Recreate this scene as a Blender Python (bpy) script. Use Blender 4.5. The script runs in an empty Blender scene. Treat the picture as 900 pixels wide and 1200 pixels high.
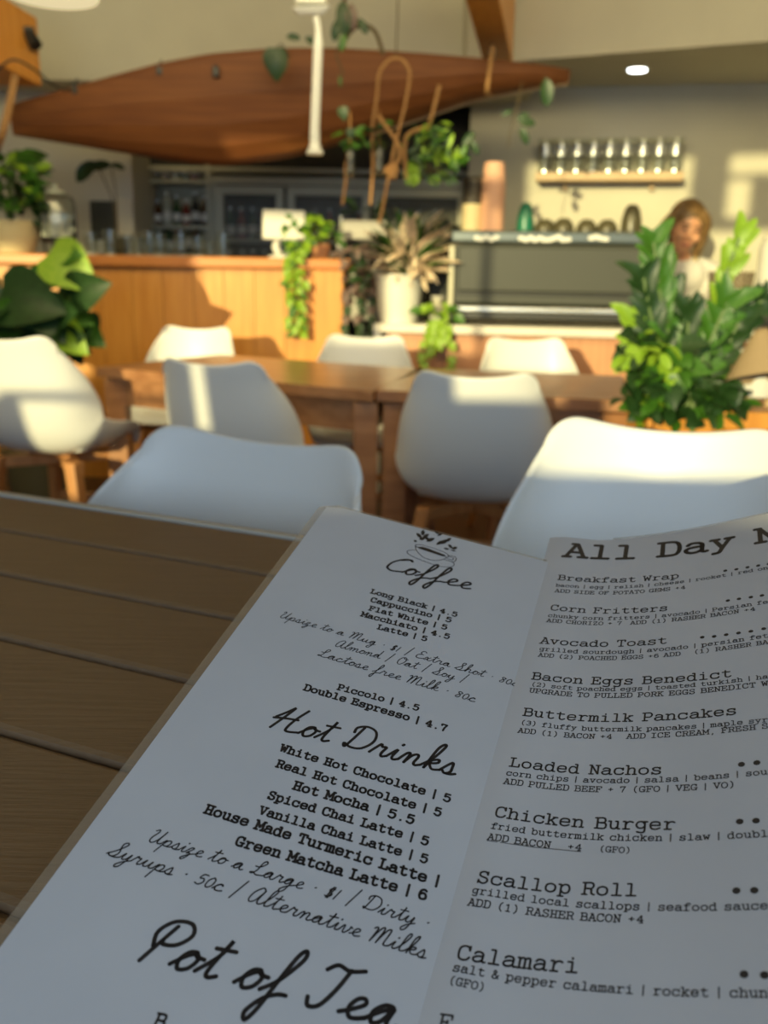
import bpy, math, random
from mathutils import Vector, Matrix, Quaternion
random.seed(7)
sc = bpy.context.scene
C = sc.collection
V = Vector
# ---------------------------------------------------------------- camera
F, HZ, ROLL, H = 1050.0, 325.0, math.radians(1.0), 1.08
pt = math.atan((600 - HZ) / F)
FWD = V((0, math.cos(pt), -math.sin(pt)))
r0 = V((1, 0, 0)); u0 = r0.cross(FWD)
RIGHT = r0 * math.cos(ROLL) + u0 * math.sin(ROLL)
UP = -r0 * math.sin(ROLL) + u0 * math.cos(ROLL)
EYE = V((0, 0, H))
cam = bpy.data.cameras.new('camera'); co = bpy.data.objects.new('camera', cam); C.objects.link(co)
co.matrix_world = Matrix.Translation(EYE) @ Matrix((RIGHT, UP, -FWD)).transposed().to_4x4()
cam.sensor_width = 36; cam.lens = F / 1200 * 36; cam.sensor_fit = 'AUTO'
cam.clip_start = 0.02; cam.clip_end = 200
cam.dof.use_dof = True; cam.dof.focus_distance = 0.535; cam.dof.aperture_fstop = 7.2
sc.camera = co
# ---------------------------------------------------------------- world, sun, window daylight, exposure
w = bpy.data.worlds.new('world'); sc.world = w; w.use_nodes = True
bg = w.node_tree.nodes['Background']; bg.inputs[0].default_value = (0.62, 0.78, 1.0, 1); bg.inputs[1].default_value = 1.0
SAZ, SEL = math.radians(22), math.radians(9)
SD = V((math.sin(SAZ) * math.cos(SEL), math.cos(SAZ) * math.cos(SEL), -math.sin(SEL)))
sl = bpy.data.lights.new('sun', 'SUN'); sl.energy = 4.3; sl.color = (1.0, 0.86, 0.42); sl.angle = math.radians(0.6)
so = bpy.data.objects.new('sun', sl); C.objects.link(so); so.rotation_mode = 'QUATERNION'
so.rotation_quaternion = SD.to_track_quat('-Z', 'Y'); so.location = (-3, -6, 4)
def area(name, loc, aim, sx, sy, energy, color):
    l = bpy.data.lights.new(name, 'AREA'); l.shape = 'RECTANGLE'; l.size = sx; l.size_y = sy; l.energy = energy; l.color = color
    o = bpy.data.objects.new(name, l); C.objects.link(o); o.location = loc; o.rotation_mode = 'QUATERNION'
    o.rotation_quaternion = V(aim).to_track_quat('-Z', 'Y'); return o
area('window_daylight', (0.1, -1.35, 1.35), (0, 1, -0.02), 4.2, 0.9, 35, (0.66, 0.84, 1.0))
area('bounce_fill', (-0.6, 1.9, 2.75), (0, 1, -0.10), 5.5, 0.7, 92, (1.0, 0.82, 0.42))  # added warm fill lamp for the rear walls and canoe, no such fixture
sc.view_settings.view_transform = 'Standard'; sc.view_settings.look = 'None'
sc.view_settings.exposure = 0.0; sc.view_settings.gamma = 1.0
sc.view_settings.use_curve_mapping = False

def ray(x, y): return RIGHT * ((x - 450) / F) - UP * ((y - 600) / F) + FWD
def at(x, y, Y): r = ray(x, y); return EYE + r * (Y / r.y)
def on(x, y, Z): r = ray(x, y); return EYE + r * ((Z - H) / r.z)

# ---------------------------------------------------------------- helpers
def mat(name, col, rough=0.5, metal=0.0, col2=None, scale=8.0, stretch=(1, 1, 1), bump=0.0, emit=None, trans=0.0, alpha=1.0, detail=4, lo=0.35, hi=0.65, sheen=0, coat=0, sss=0):
    m = bpy.data.materials.new(name); m.use_nodes = True; nt = m.node_tree; b = nt.nodes['Principled BSDF']
    b.inputs['Base Color'].default_value = (*col, 1); b.inputs['Roughness'].default_value = rough; b.inputs['Metallic'].default_value = metal
    if trans: b.inputs['Transmission Weight'].default_value = trans
    if alpha < 1: b.inputs['Alpha'].default_value = alpha
    if coat: b.inputs['Coat Weight'].default_value = coat; b.inputs['Coat Roughness'].default_value = 0.25
    if sss: b.inputs['Subsurface Weight'].default_value = sss; b.inputs['Subsurface Scale'].default_value = 0.02
    if emit: b.inputs['Emission Color'].default_value = (*emit[0], 1); b.inputs['Emission Strength'].default_value = emit[1]
    if col2 or bump:
        tc = nt.nodes.new('ShaderNodeTexCoord'); mp = nt.nodes.new('ShaderNodeMapping'); mp.inputs['Scale'].default_value = stretch
        no = nt.nodes.new('ShaderNodeTexNoise'); no.inputs['Scale'].default_value = scale; no.inputs['Detail'].default_value = detail
        nt.links.new(tc.outputs['Object'], mp.inputs[0]); nt.links.new(mp.outputs[0], no.inputs['Vector'])
        if col2:
            rp = nt.nodes.new('ShaderNodeValToRGB'); rp.color_ramp.elements[0].position = lo; rp.color_ramp.elements[1].position = hi
            rp.color_ramp.elements[0].color = (*col, 1); rp.color_ramp.elements[1].color = (*col2, 1)
            nt.links.new(no.outputs['Fac'], rp.inputs[0]); nt.links.new(rp.outputs[0], b.inputs['Base Color'])
        if bump:
            bp = nt.nodes.new('ShaderNodeBump'); bp.inputs['Strength'].default_value = bump; bp.inputs['Distance'].default_value = 0.01
            nt.links.new(no.outputs['Fac'], bp.inputs['Height']); nt.links.new(bp.outputs[0], b.inputs['Normal'])
    return m
M = {}
M['wall'] = mat('wall_paint', (0.56, 0.53, 0.42), 0.75, col2=(0.60, 0.57, 0.45), scale=3)
M['white_wall'] = mat('white_wall_paint', (0.62, 0.60, 0.50), 0.7, col2=(0.66, 0.64, 0.54), scale=3)
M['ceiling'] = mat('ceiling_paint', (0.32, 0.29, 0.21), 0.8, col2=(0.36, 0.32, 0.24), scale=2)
M['floor'] = mat('floor_boards', (0.055, 0.03, 0.018), 0.4, col2=(0.085, 0.048, 0.028), scale=5, stretch=(1, 8, 1))
M['orange_wood'] = mat('orange_wood', (0.66, 0.27, 0.045), 0.38, col2=(0.76, 0.34, 0.065), scale=4, stretch=(9, 9, 0.8), bump=0.05)
M['bar_top_wood'] = mat('bar_top_wood', (0.58, 0.20, 0.035), 0.35, col2=(0.66, 0.25, 0.05), scale=4, stretch=(1, 9, 9))
M['canoe_wood'] = mat('canoe_wood', (0.165, 0.050, 0.010), 0.65, col2=(0.22, 0.074, 0.016), scale=3, stretch=(0.7, 6, 12))
M['table_wood'] = mat('table_wood', (0.34, 0.15, 0.065), 0.3, col2=(0.46, 0.22, 0.10), scale=5, stretch=(1, 7, 7), coat=0.3)
M['bench_wood'] = mat('bench_wood', (0.55, 0.25, 0.12), 0.45, col2=(0.62, 0.30, 0.15), scale=5, stretch=(9, 9, 0.8))
M['leg_wood'] = mat('leg_wood', (0.50, 0.22, 0.075), 0.4, col2=(0.58, 0.28, 0.11), scale=6, stretch=(6, 6, 1))
M['plank'] = mat('plank_composite', (0.185, 0.115, 0.060), 0.5, col2=(0.225, 0.142, 0.076), scale=26, stretch=(0.6, 9, 9), bump=0.16, lo=0.3, hi=0.75)
M['trim'] = mat('grey_metal_trim', (0.50, 0.50, 0.46), 0.4, 0.3)
M['frame'] = mat('dark_frame', (0.07, 0.05, 0.035), 0.5)
M['plastic'] = mat('white_shell_plastic', (0.83, 0.84, 0.83), 0.42, col2=(0.85, 0.86, 0.85), scale=3, coat=0.1)
M['cushion'] = mat('white_vinyl', (0.75, 0.74, 0.70), 0.5)
M['paper'] = mat('menu_paper', (0.51, 0.515, 0.54), 0.55, col2=(0.54, 0.545, 0.57), scale=16, lo=0.3, hi=0.7)  # white paper greyed: the viewer's shade is put into its colour
M['paper2'] = mat('menu_sheet_paper', (0.52, 0.525, 0.55), 0.5, col2=(0.55, 0.555, 0.58), scale=12, lo=0.3, hi=0.7)  # greyed likewise, shade on white paper held in the colour
M['laminate'] = mat('clear_laminate', (0.45, 0.36, 0.26), 0.2, alpha=0.25)
M['ink'] = mat('black_ink', (0.018, 0.014, 0.014), 0.6)
M['ink2'] = mat('soft_black_ink', (0.022, 0.02, 0.022), 0.55)
M['black'] = mat('black_paint', (0.02, 0.02, 0.02), 0.4)
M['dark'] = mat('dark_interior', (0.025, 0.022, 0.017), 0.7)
M['machine'] = mat('machine_dark_panel', (0.030, 0.034, 0.026), 0.5, 0.0, col2=(0.036, 0.040, 0.031), scale=2)
M['machine2'] = mat('machine_blue_grey_trim', (0.10, 0.12, 0.12), 0.3, 0.4)
M['steel'] = mat('brushed_steel', (0.62, 0.62, 0.58), 0.25, 0.9)
M['alu'] = mat('grey_aluminium', (0.36, 0.34, 0.25), 0.4, 0.3)
M['bench_top'] = mat('cream_stone_top', (0.78, 0.74, 0.66), 0.35, col2=(0.72, 0.68, 0.60), scale=20)
M['cream_pot'] = mat('cream_ceramic', (0.72, 0.66, 0.50), 0.4)
M['yellow_pot'] = mat('pale_yellow_ceramic', (0.70, 0.60, 0.34), 0.5)
M['white_pot'] = mat('white_ceramic', (0.80, 0.79, 0.72), 0.35)
M['terracotta'] = mat('orange_clay', (0.55, 0.25, 0.12), 0.7, col2=(0.62, 0.30, 0.15), scale=10)
M['white_pl'] = mat('white_plastic_case', (0.82, 0.82, 0.76), 0.35)
M['rope'] = mat('tan_cord', (0.36, 0.18, 0.065), 0.8, col2=(0.44, 0.24, 0.09), scale=60, bump=0.3)
M['soil'] = mat('potting_soil', (0.03, 0.02, 0.012), 0.95, bump=0.5, scale=60)
M['stem'] = mat('green_stem', (0.10, 0.17, 0.03), 0.5)
M['brown_stem'] = mat('brown_stem', (0.10, 0.07, 0.03), 0.7)
M['dkleaf'] = mat('dark_green_leaf', (0.014, 0.042, 0.009), 0.45, col2=(0.022, 0.065, 0.014), scale=12)
M['leaf'] = mat('green_leaf', (0.035, 0.12, 0.010), 0.45, col2=(0.065, 0.18, 0.016), scale=14)
M['ltleaf'] = mat('bright_green_leaf', (0.19, 0.36, 0.02), 0.45, col2=(0.28, 0.43, 0.03), scale=14)
M['pinkleaf'] = mat('pink_cream_leaf', (0.85, 0.68, 0.50), 0.45, col2=(0.42, 0.36, 0.20), scale=5, lo=0.5, hi=0.7)
M['purpleleaf'] = mat('purple_green_leaf', (0.10, 0.05, 0.045), 0.4, col2=(0.22, 0.15, 0.12), scale=20)
M['deadleaf'] = mat('dry_tan_leaf', (0.36, 0.25, 0.13), 0.7, col2=(0.42, 0.31, 0.17), scale=20, stretch=(1, 1, 5))
M['glass'] = mat('clear_glass', (0.9, 0.93, 0.90), 0.04, trans=1.0)
M['pane'] = mat('door_glass', (0.30, 0.30, 0.24), 0.2, alpha=0.15)
M['pinkcup'] = mat('pink_paper_cup', (0.75, 0.42, 0.28), 0.6)
M['beigecup'] = mat('beige_paper_cup', (0.62, 0.52, 0.30), 0.6)
M['lid'] = mat('dark_cup_lid', (0.05, 0.04, 0.03), 0.5)
M['teal'] = mat('teal_ceramic', (0.015, 0.17, 0.10), 0.3)
M['olive'] = mat('olive_ceramic', (0.085, 0.075, 0.04), 0.3)
M['shelf'] = mat('pale_shelf_wood', (0.50, 0.34, 0.18), 0.5, col2=(0.56, 0.39, 0.22), scale=5, stretch=(1, 8, 8))
M['yellow'] = mat('yellow_card', (0.60, 0.40, 0.05), 0.6)
M['amber'] = mat('brown_bottle_glass', (0.10, 0.045, 0.015), 0.1)
M['greenb'] = mat('green_bottle_glass', (0.04, 0.09, 0.04), 0.1)
M['clearb'] = mat('pale_bottle', (0.50, 0.52, 0.42), 0.12)
M['redb'] = mat('red_bottle', (0.22, 0.04, 0.03), 0.2)
M['skin'] = mat('skin', (0.72, 0.36, 0.20), 0.5, col2=(0.76, 0.40, 0.23), scale=12, sss=0.15)
M['lips'] = mat('lips', (0.50, 0.16, 0.12), 0.4)
M['hair'] = mat('blonde_brown_hair', (0.11, 0.06, 0.02), 0.5, col2=(0.26, 0.15, 0.055), scale=14, stretch=(6, 6, 0.5))
M['hair2'] = mat('blonde_hair_strands', (0.48, 0.34, 0.13), 0.5, col2=(0.60, 0.44, 0.18), scale=14, stretch=(8, 8, 0.4))
M['shirt'] = mat('white_shirt', (0.80, 0.77, 0.72), 0.8, col2=(0.74, 0.71, 0.66), scale=6)
M['trousers'] = mat('dark_trousers', (0.03, 0.03, 0.035), 0.8)
M['eye'] = mat('dark_eye', (0.05, 0.03, 0.02), 0.3)
M['wicker'] = mat('grey_brown_wicker', (0.20, 0.15, 0.09), 0.8)
M['lampshade'] = mat('cream_lampshade', (0.80, 0.72, 0.46), 0.6, emit=((1.0, 0.86, 0.50), 0.7))
M['tealight'] = mat('lit_diffuser', (1, 1, 1), 0.5, emit=((0.95, 1.0, 1.0), 9.0))
M['tan'] = mat('tan_fabric', (0.42, 0.30, 0.17), 0.85, bump=0.2, scale=40)
M['grey_box'] = mat('grey_planter', (0.50, 0.48, 0.42), 0.6)
M['winframe'] = mat('white_window_frame', (0.7, 0.68, 0.62), 0.5)

class MB:
    def __init__(s): s.v = []; s.f = []
    def add(s, vs, fs):
        n = len(s.v); s.v += [V(p) for p in vs]; s.f += [tuple(n + i for i in f) for f in fs]; return s
    def box(s, c, d, rz=0.0, m=None):
        c = V(c); R = m if m else Matrix.Rotation(rz, 3, 'Z'); vs = []
        for k in (-1, 1):
            for j in (-1, 1):
                for i in (-1, 1): vs.append(c + R @ V((i * d[0] / 2, j * d[1] / 2, k * d[2] / 2)))
        return s.add(vs, [(0, 2, 3, 1), (4, 5, 7, 6), (0, 1, 5, 4), (2, 6, 7, 3), (0, 4, 6, 2), (1, 3, 7, 5)])
    def hexa(s, q):  # 8 corners, bottom four then top four
        return s.add(q, [(3, 2, 1, 0), (4, 5, 6, 7), (0, 1, 5, 4), (1, 2, 6, 5), (2, 3, 7, 6), (3, 0, 4, 7)])
    def bar(s, a, b, wd, ht, up=(0, 0, 1)):
        a, b = V(a), V(b); d = (b - a).normalized(); sd = d.cross(V(up)).normalized(); u = sd.cross(d)
        q = []
        for p in (a, b):
            for i, j in ((-1, -1), (1, -1), (1, 1), (-1, 1)): q.append(p + sd * (i * wd / 2) + u * (j * ht / 2))
        return s.hexa(q)
    def tube(s, pts, r, n=8, cap=True):
        pts = [V(p) for p in pts]
        rs = r if isinstance(r, (list, tuple)) else [r] * len(pts)
        base = len(s.v); prev = None
        for i, p in enumerate(pts):
            d = (pts[min(i + 1, len(pts) - 1)] - pts[max(i - 1, 0)]).normalized()
            if prev is None:
                a = d.orthogonal().normalized()
            else:
                a = (prev - d * prev.dot(d)).normalized()
            prev = a; b = d.cross(a)
            for k in range(n):
                t = 2 * math.pi * k / n; s.v.append(p + (a * math.cos(t) + b * math.sin(t)) * rs[i])
        for i in range(len(pts) - 1):
            for k in range(n):
                s.f.append((base + i * n + k, base + i * n + (k + 1) % n, base + (i + 1) * n + (k + 1) % n, base + (i + 1) * n + k))
        if cap:
            s.f.append(tuple(base + k for k in range(n))[::-1]); s.f.append(tuple(base + (len(pts) - 1) * n + k for k in range(n)))
        return s
    def lathe(s, prof, c=(0, 0, 0), n=20, axis=None):
        c = V(c); base = len(s.v)
        R = V((0, 0, 1)).rotation_difference(V(axis)).to_matrix() if axis else Matrix.Identity(3)
        for r, z in prof:
            for k in range(n):
                t = 2 * math.pi * k / n; s.v.append(c + R @ V((r * math.cos(t), r * math.sin(t), z)))
        for i in range(len(prof) - 1):
            for k in range(n):
                s.f.append((base + i * n + k, base + i * n + (k + 1) % n, base + (i + 1) * n + (k + 1) % n, base + (i + 1) * n + k))
        if prof[0][0] > 1e-4: s.f.append(tuple(base + k for k in range(n))[::-1])
        if prof[-1][0] > 1e-4: s.f.append(tuple(base + (len(prof) - 1) * n + k for k in range(n)))
        return s
    def ball(s, c, r, n=14, m=9, R=None):
        c = V(c); r = V(r) if not isinstance(r, (int, float)) else V((r, r, r)); base = len(s.v)
        R = R or Matrix.Identity(3)
        for i in range(m + 1):
            p = math.pi * i / m
            for k in range(n):
                t = 2 * math.pi * k / n
                s.v.append(c + R @ V((r.x * math.sin(p) * math.cos(t), r.y * math.sin(p) * math.sin(t), r.z * math.cos(p))))
        for i in range(m):
            for k in range(n): s.f.append((base + i * n + k, base + (i + 1) * n + k, base + (i + 1) * n + (k + 1) % n, base + i * n + (k + 1) % n))
        return s
    def build(s, name, m, parent=None, smooth=False, bevel=0, sub=0):
        off = parent_loc(parent)
        me = bpy.data.meshes.new(name); me.from_pydata([tuple(p - off) for p in s.v], [], s.f); me.validate()
        me.materials.append(m)
        if smooth:
            for p in me.polygons: p.use_smooth = True
            try: me.set_sharp_from_angle(angle=math.radians(50))
            except Exception: pass
        o = bpy.data.objects.new(name, me); C.objects.link(o)
        if parent: o.parent = parent
        if bevel:
            b = o.modifiers.new('bevel', 'BEVEL'); b.width = bevel; b.segments = 2; b.limit_method = 'ANGLE'
        if sub:
            b = o.modifiers.new('sub', 'SUBSURF'); b.levels = sub; b.render_levels = sub
        return o
def parent_loc(p):
    l = V((0, 0, 0))
    while p: l = l + p.location; p = p.parent
    return l
def tag(o, label, cat=None, group=None, kind=None):
    if label: o['label'] = label
    if cat: o['category'] = cat
    if group: o['group'] = group
    if kind: o['kind'] = kind
    return o
def thing(name, label, cat, loc=(0, 0, 0), group=None):
    o = bpy.data.objects.new(name, None); o.empty_display_size = 0.05; C.objects.link(o); o.location = loc
    return tag(o, label, cat, group)
def struct(name, mb, m, **k):
    o = mb.build(name, m, **k); o['kind'] = 'structure'; return o
def copy_tree(o, parent=None):
    c = o.copy(); C.objects.link(c)
    if parent: c.parent = parent
    for ch in list(o.children): copy_tree(ch, c)
    return c
def spline(pts, k=6, closed=False):
    pts = [V(p) for p in pts]; n = len(pts)
    if n < 3 and not closed: return pts
    out = []
    rng = range(n if closed else n - 1)
    for i in rng:
        g = (lambda j: pts[j % n]) if closed else (lambda j: pts[max(0, min(n - 1, j))])
        a, b, c, d = g(i - 1), g(i), g(i + 1), g(i + 2)
        for q in range(k):
            t = q / k
            out.append(0.5 * ((2 * b) + (c - a) * t + (2 * a - 5 * b + 4 * c - d) * t * t + (3 * b - a - 3 * c + d) * t ** 3))
    out.append(pts[0] if closed else pts[-1])
    return out

# ================================================================ ROOM SHELL
YW = -1.5
struct('floor', MB().box((-0.8, 2.4, -0.05), (8.6, 8.2, 0.1)), M['floor'])
# unseen wall behind the viewer, its openings shaped to throw the sun patches (x0, x1, z0, z1)
SUN_OPEN = [(-4.62, -4.07, 1.60, 2.30), (-3.55, -2.62, 1.44, 2.52), (-3.06, -2.62, 1.08, 1.44),
        (-2.50, -2.41, 1.34, 1.56), (-2.31, -2.22, 1.34, 1.56), (-3.36, -2.45, 2.62, 2.80),
        (-2.50, -1.95, 1.72, 2.52), (-1.95, -1.14, 1.60, 2.45), (-1.45, -1.14, 1.435, 1.60),
        (-2.15, -1.07, 2.56, 3.02), (-1.06, 0.0, 1.26, 2.60), (0.15, 1.2, 1.30, 2.5),
        (-0.92, -0.42, 2.88, 3.02), (-0.92, -0.74, 2.66, 2.88)]
def wall_with_holes(x0, x1, z0, z1, holes, y, th):
    xs = sorted(set([x0, x1] + [h[0] for h in holes] + [h[1] for h in holes])); zs = sorted(set([z0, z1] + [h[2] for h in holes] + [h[3] for h in holes]))
    mb = MB()
    for j in range(len(zs) - 1):
        run = None
        for i in range(len(xs) - 1):
            cx, cz = (xs[i] + xs[i + 1]) / 2, (zs[j] + zs[j + 1]) / 2
            solid = not any(h[0] < cx < h[1] and h[2] < cz < h[3] for h in holes)
            if solid: run = (run[0] if run else xs[i], xs[i + 1])
            if run and (not solid or i == len(xs) - 2):
                mb.box(((run[0] + run[1]) / 2, y, cz), (run[1] - run[0], th, zs[j + 1] - zs[j])); run = None
    return mb
struct('wall_back', wall_with_holes(-5.1, 3.5, 0, 4.2, SUN_OPEN, YW - 0.06, 0.12), M['wall'])
# left and right walls
struct('wall_left', MB().box((-5.1, 2.4, 2.1), (0.12, 8.2, 4.2)), M['wall'])
struct('wall_right', MB().box((3.5, 2.4, 2.1), (0.12, 8.2, 4.2)), M['wall'])
# rear walls: right section (coffee wall), recess and left section
aR, bR = at(545, 300, 5.85), at(905, 300, 5.5)
dR = (bR - aR); dR.z = 0; dR.normalize(); nR = V((-dR.y, dR.x, 0))
p0 = V((aR.x, aR.y, 0)); p1 = p0 + dR * 3.2
def slab(a, b, z0, z1, n, th):
    return MB().hexa([V((a.x, a.y, z0)), V((b.x, b.y, z0)), V((b.x, b.y, z0)) + n * th, V((a.x, a.y, z0)) + n * th,
                      V((a.x, a.y, z1)), V((b.x, b.y, z1)), V((b.x, b.y, z1)) + n * th, V((a.x, a.y, z1)) + n * th])
ZS = 2.18
struct('wall_rear_right', slab(p0, p1, 0, ZS + 0.1, nR, 0.6), M['wall'])
cL = at(157, 250, 5.7)
struct('wall_rear_left', MB().box(((cL.x - 5.1) / 2, 6.0, 1.15), (cL.x + 5.1, 0.6, 2.3)), M['white_wall'])
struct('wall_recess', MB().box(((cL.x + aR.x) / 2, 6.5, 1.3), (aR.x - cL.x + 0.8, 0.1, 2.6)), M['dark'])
# bulkhead above canoe, and soffit over the coffee wall
bz = at(60, 150, 5.3).z
struct('wall_bulkhead', MB().box((-2.2, 5.62, (2.0 + 3.2) / 2 + 0.05), (6.0, 0.5, 1.1)), M['wall'])
f0, f1 = on(600, 72, ZS), on(905, 48, ZS)
q0 = V((f0.x, f0.y, 0)); dF = V((f1.x - f0.x, f1.y - f0.y, 0)).normalized()
e1 = q0 + dF * 3.0; e0 = q0 - dF * 0.25
struct('wall_bulkhead_right', MB().hexa([V((e0.x, e0.y, ZS)), V((e1.x, e1.y, ZS)), V((p1.x, p1.y + .6, ZS)), V((p0.x - .2, p0.y + .6, ZS)),
                                V((e0.x, e0.y, 3.6)), V((e1.x, e1.y, 3.6)), V((p1.x, p1.y + .6, 3.6)), V((p0.x - .2, p0.y + .6, 3.6))]), M['wall'])
# raked ceiling: low at the rear, rising towards the windows
cl, cr = at(50, 35, 5.37), at(345, 10, 5.37)
sl_ = (cr.z - cl.z) / (cr.x - cl.x)
zl = cl.z + sl_ * (-5.1 - cl.x); zr = cl.z + sl_ * (3.5 - cl.x)
rise = 1.15
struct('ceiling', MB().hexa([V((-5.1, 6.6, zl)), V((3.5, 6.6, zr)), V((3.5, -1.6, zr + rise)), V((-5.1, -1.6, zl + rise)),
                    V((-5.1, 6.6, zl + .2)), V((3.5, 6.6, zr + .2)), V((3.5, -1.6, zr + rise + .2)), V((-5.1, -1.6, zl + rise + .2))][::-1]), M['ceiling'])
# frames round the larger sun-shaping openings in the unseen wall
k = 1
for (x0, x1, z0, z1) in SUN_OPEN:
    if (x1 - x0) < 0.2 or z0 in (1.12, 1.44, 1.435): continue
    mb = MB(); t = 0.025
    mb.box(((x0 + x1) / 2, YW + .01, z0), (x1 - x0 + .04, .05, t)).box(((x0 + x1) / 2, YW + .01, z1), (x1 - x0 + .04, .05, t))
    mb.box((x0, YW + .01, (z0 + z1) / 2), (t, .05, z1 - z0)).box((x1, YW + .01, (z0 + z1) / 2), (t, .05, z1 - z0))
    struct('window_%d' % k, mb, M['winframe']); k += 1

# ================================================================ NEAR TABLE
TZ = 0.75
A, B = on(0, 577.8, TZ), on(346, 631.5, TZ)
ang = math.radians(-23.8)
TD = V((math.cos(ang), math.sin(ang), 0)); TN = V((-math.sin(ang), math.cos(ang), 0))
mid = (A + B) / 2; E0 = V((mid.x, mid.y, 0))
bounds = []
for px, py in ((0, 577.8), (0, 619.8), (0, 671), (0, 745.8), (0, 855.6), (0, 1062)):
    bounds.append((on(px, py, TZ) - A).dot(TN))
bounds += [bounds[-1] - 0.14 * i for i in (1, 2)]
t0, t1 = -0.62, 1.25
table = thing('slatted_table', 'brown table of wide grooved planks with a pale metal edge, carrying the open menu', 'table', (E0.x + TN.x * -0.5, E0.y + TN.y * -0.5, 0))
def tp(a, b, z): return V((A.x, A.y, 0)) + TD * (a + 0.3) + TN * b + V((0, 0, z))
for i in range(len(bounds) - 1):
    hi_, lo_ = bounds[i] - (0.012 if i == 0 else 0.003), bounds[i + 1] + 0.003
    q = [tp(t0 - .3, lo_, TZ - .03), tp(t1, lo_, TZ - .03), tp(t1, hi_, TZ - .03), tp(t0 - .3, hi_, TZ - .03)]
    MB().hexa(q + [p + V((0, 0, .03)) for p in q]).build('plank', M['plank'], table, bevel=0.006)
MB().hexa([tp(t0 - .3, bounds[-1], TZ - .028), tp(t1, bounds[-1], TZ - .028), tp(t1, -.012, TZ - .028), tp(t0 - .3, -.012, TZ - .028), tp(t0 - .3, bounds[-1], TZ - .007), tp(t1, bounds[-1], TZ - .007), tp(t1, -.012, TZ - .007), tp(t0 - .3, -.012, TZ - .007)]).build('plank_tongues', M['plank'], table)
ym = 0.0
q = [tp(t0 - .34, ym - .011, TZ - .055), tp(t1, ym - .011, TZ - .055), tp(t1, ym + .004, TZ - .055), tp(t0 - .34, ym + .004, TZ - .055)]
MB().hexa(q + [p + V((0, 0, .058)) for p in q]).build('edge_trim', M['trim'], table, bevel=0.003)['label'] = 'pale grey metal edge strip'
lb = bounds[-1]
mb = MB()
for aa in (t0 - .25, t1 - .05): mb.bar(tp(aa, -.04, TZ - .055), tp(aa, lb + .04, TZ - .055), .04, .045)
for bb in (-.06, lb + .05): mb.bar(tp(t0 - .25, bb, TZ - .055), tp(t1 - .05, bb, TZ - .055), .04, .045)
mb.build('frame', M['frame'], table)
for aa in (t0 - .25, t1 - .05):
    for bb in (-.06, lb + .05): MB().tube([tp(aa, bb, TZ - .07), tp(aa, bb, 0)], [.022, .018], 8).build('leg', M['frame'], table)

# ================================================================ MENU
P0 = on(0, 1108, 0.79); KS = (H - 0.79) / (H - 0.765)
U = ray(832, -12).normalized()
a_ = U.cross(V((0, 0, 1))).normalized(); b_ = a_.cross(U); ph = math.radians(-9)
W = a_ * math.cos(ph) + b_ * math.sin(ph); N = W.cross(U)
if N.z < 0: N = -N
def left_s(u, v, h=0.0): return P0 + W * u + U * v + N * h
cs = [(-.0145, -.006), (0, 0), (.03, .0075), (.06, .018), (.1, .0365), (.145, .0615), (.175, .079), (.205, .094)]
cs = [(V((x * KS, y * KS, 0))) for x, y in cs]
CS = spline(cs, 5); ARC = [0.0]
for i in range(1, len(CS)): ARC.append(ARC[-1] + (CS[i] - CS[i - 1]).length)
UM = 0.211 * KS
i0 = min(range(len(CS)), key=lambda i: CS[i].length); A0 = ARC[i0]; ARC = [x - A0 for x in ARC]
def right_s(a, v, h=0.0):
    i = 0
    while i < len(ARC) - 2 and ARC[i + 1] < a: i += 1
    t = (a - ARC[i]) / (ARC[i + 1] - ARC[i]); p = CS[i].lerp(CS[i + 1], t); d = (CS[i + 1] - CS[i]).normalized()
    return P0 + W * (UM + p.x) + N * (p.y + 0.0035) + U * v + (N * d.x - W * d.y) * h
def left_px(x, y):
    r = ray(x, y); t = (P0 - EYE).dot(N) / r.dot(N); d = EYE + r * t - P0; return d.dot(W), d.dot(U)
def right_px(x, y):
    r = ray(x, y); best = None
    org = P0 + W * UM + N * 0.0035
    for i in range(len(CS) - 1):
        d = CS[i + 1] - CS[i]; nn = N * d.x - W * d.y; q = org + W * CS[i].x + N * CS[i].y
        t = (q - EYE).dot(nn) / r.dot(nn); p = EYE + r * t - q
        s_ = (p.dot(W) * d.x + p.dot(N) * d.y) / d.length_squared
        err = max(0, -s_, s_ - 1)
        if best is None or err < best[0]: best = (err, ARC[i] + s_ * (ARC[i + 1] - ARC[i]), (EYE + r * t - P0).dot(U))
    return best[1], best[2]
menu = thing('menu', 'open laminated cafe menu with black print propped over the slatted table', 'menu', (0.05, 0.35, TZ))
VB = -0.05
LW = 0.1965 * KS; LT = 0.451 * KS
# left leaf outline with the slanted top edge of the photograph
tl, tr = left_px(385, 591), left_px(636, 657)
def sheet(fn, u0, u1, v0, v1fn, th, nu=14, nv=24, r=0.0):
    mb = MB(); vs = []; 
    for side in (0, -th):
        for j in range(nv + 1):
            for i in range(nu + 1):
                u = u0 + (u1 - u0) * i / nu; vt = v1fn(u); v = v0 + (vt - v0) * j / nv; vs.append(fn(u, v, side))
    n1 = (nu + 1) * (nv + 1); fs = []
    for j in range(nv):
        for i in range(nu):
            a = j * (nu + 1) + i; fs.append((a, a + 1, a + nu + 2, a + nu + 1)); fs.append((n1 + a, n1 + a + nu + 1, n1 + a + nu + 2, n1 + a + 1))
    edge = [i for i in range(nu + 1)] + [j * (nu + 1) + nu for j in range(1, nv + 1)] + [nv * (nu + 1) + i for i in range(nu - 1, -1, -1)] + [j * (nu + 1) for j in range(nv - 1, 0, -1)]
    for a, b in zip(edge, edge[1:] + edge[:1]): fs.append((b, a, n1 + a, n1 + b))
    return mb.add(vs, fs)
ledge = left_px(0, 1108)[0]
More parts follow.
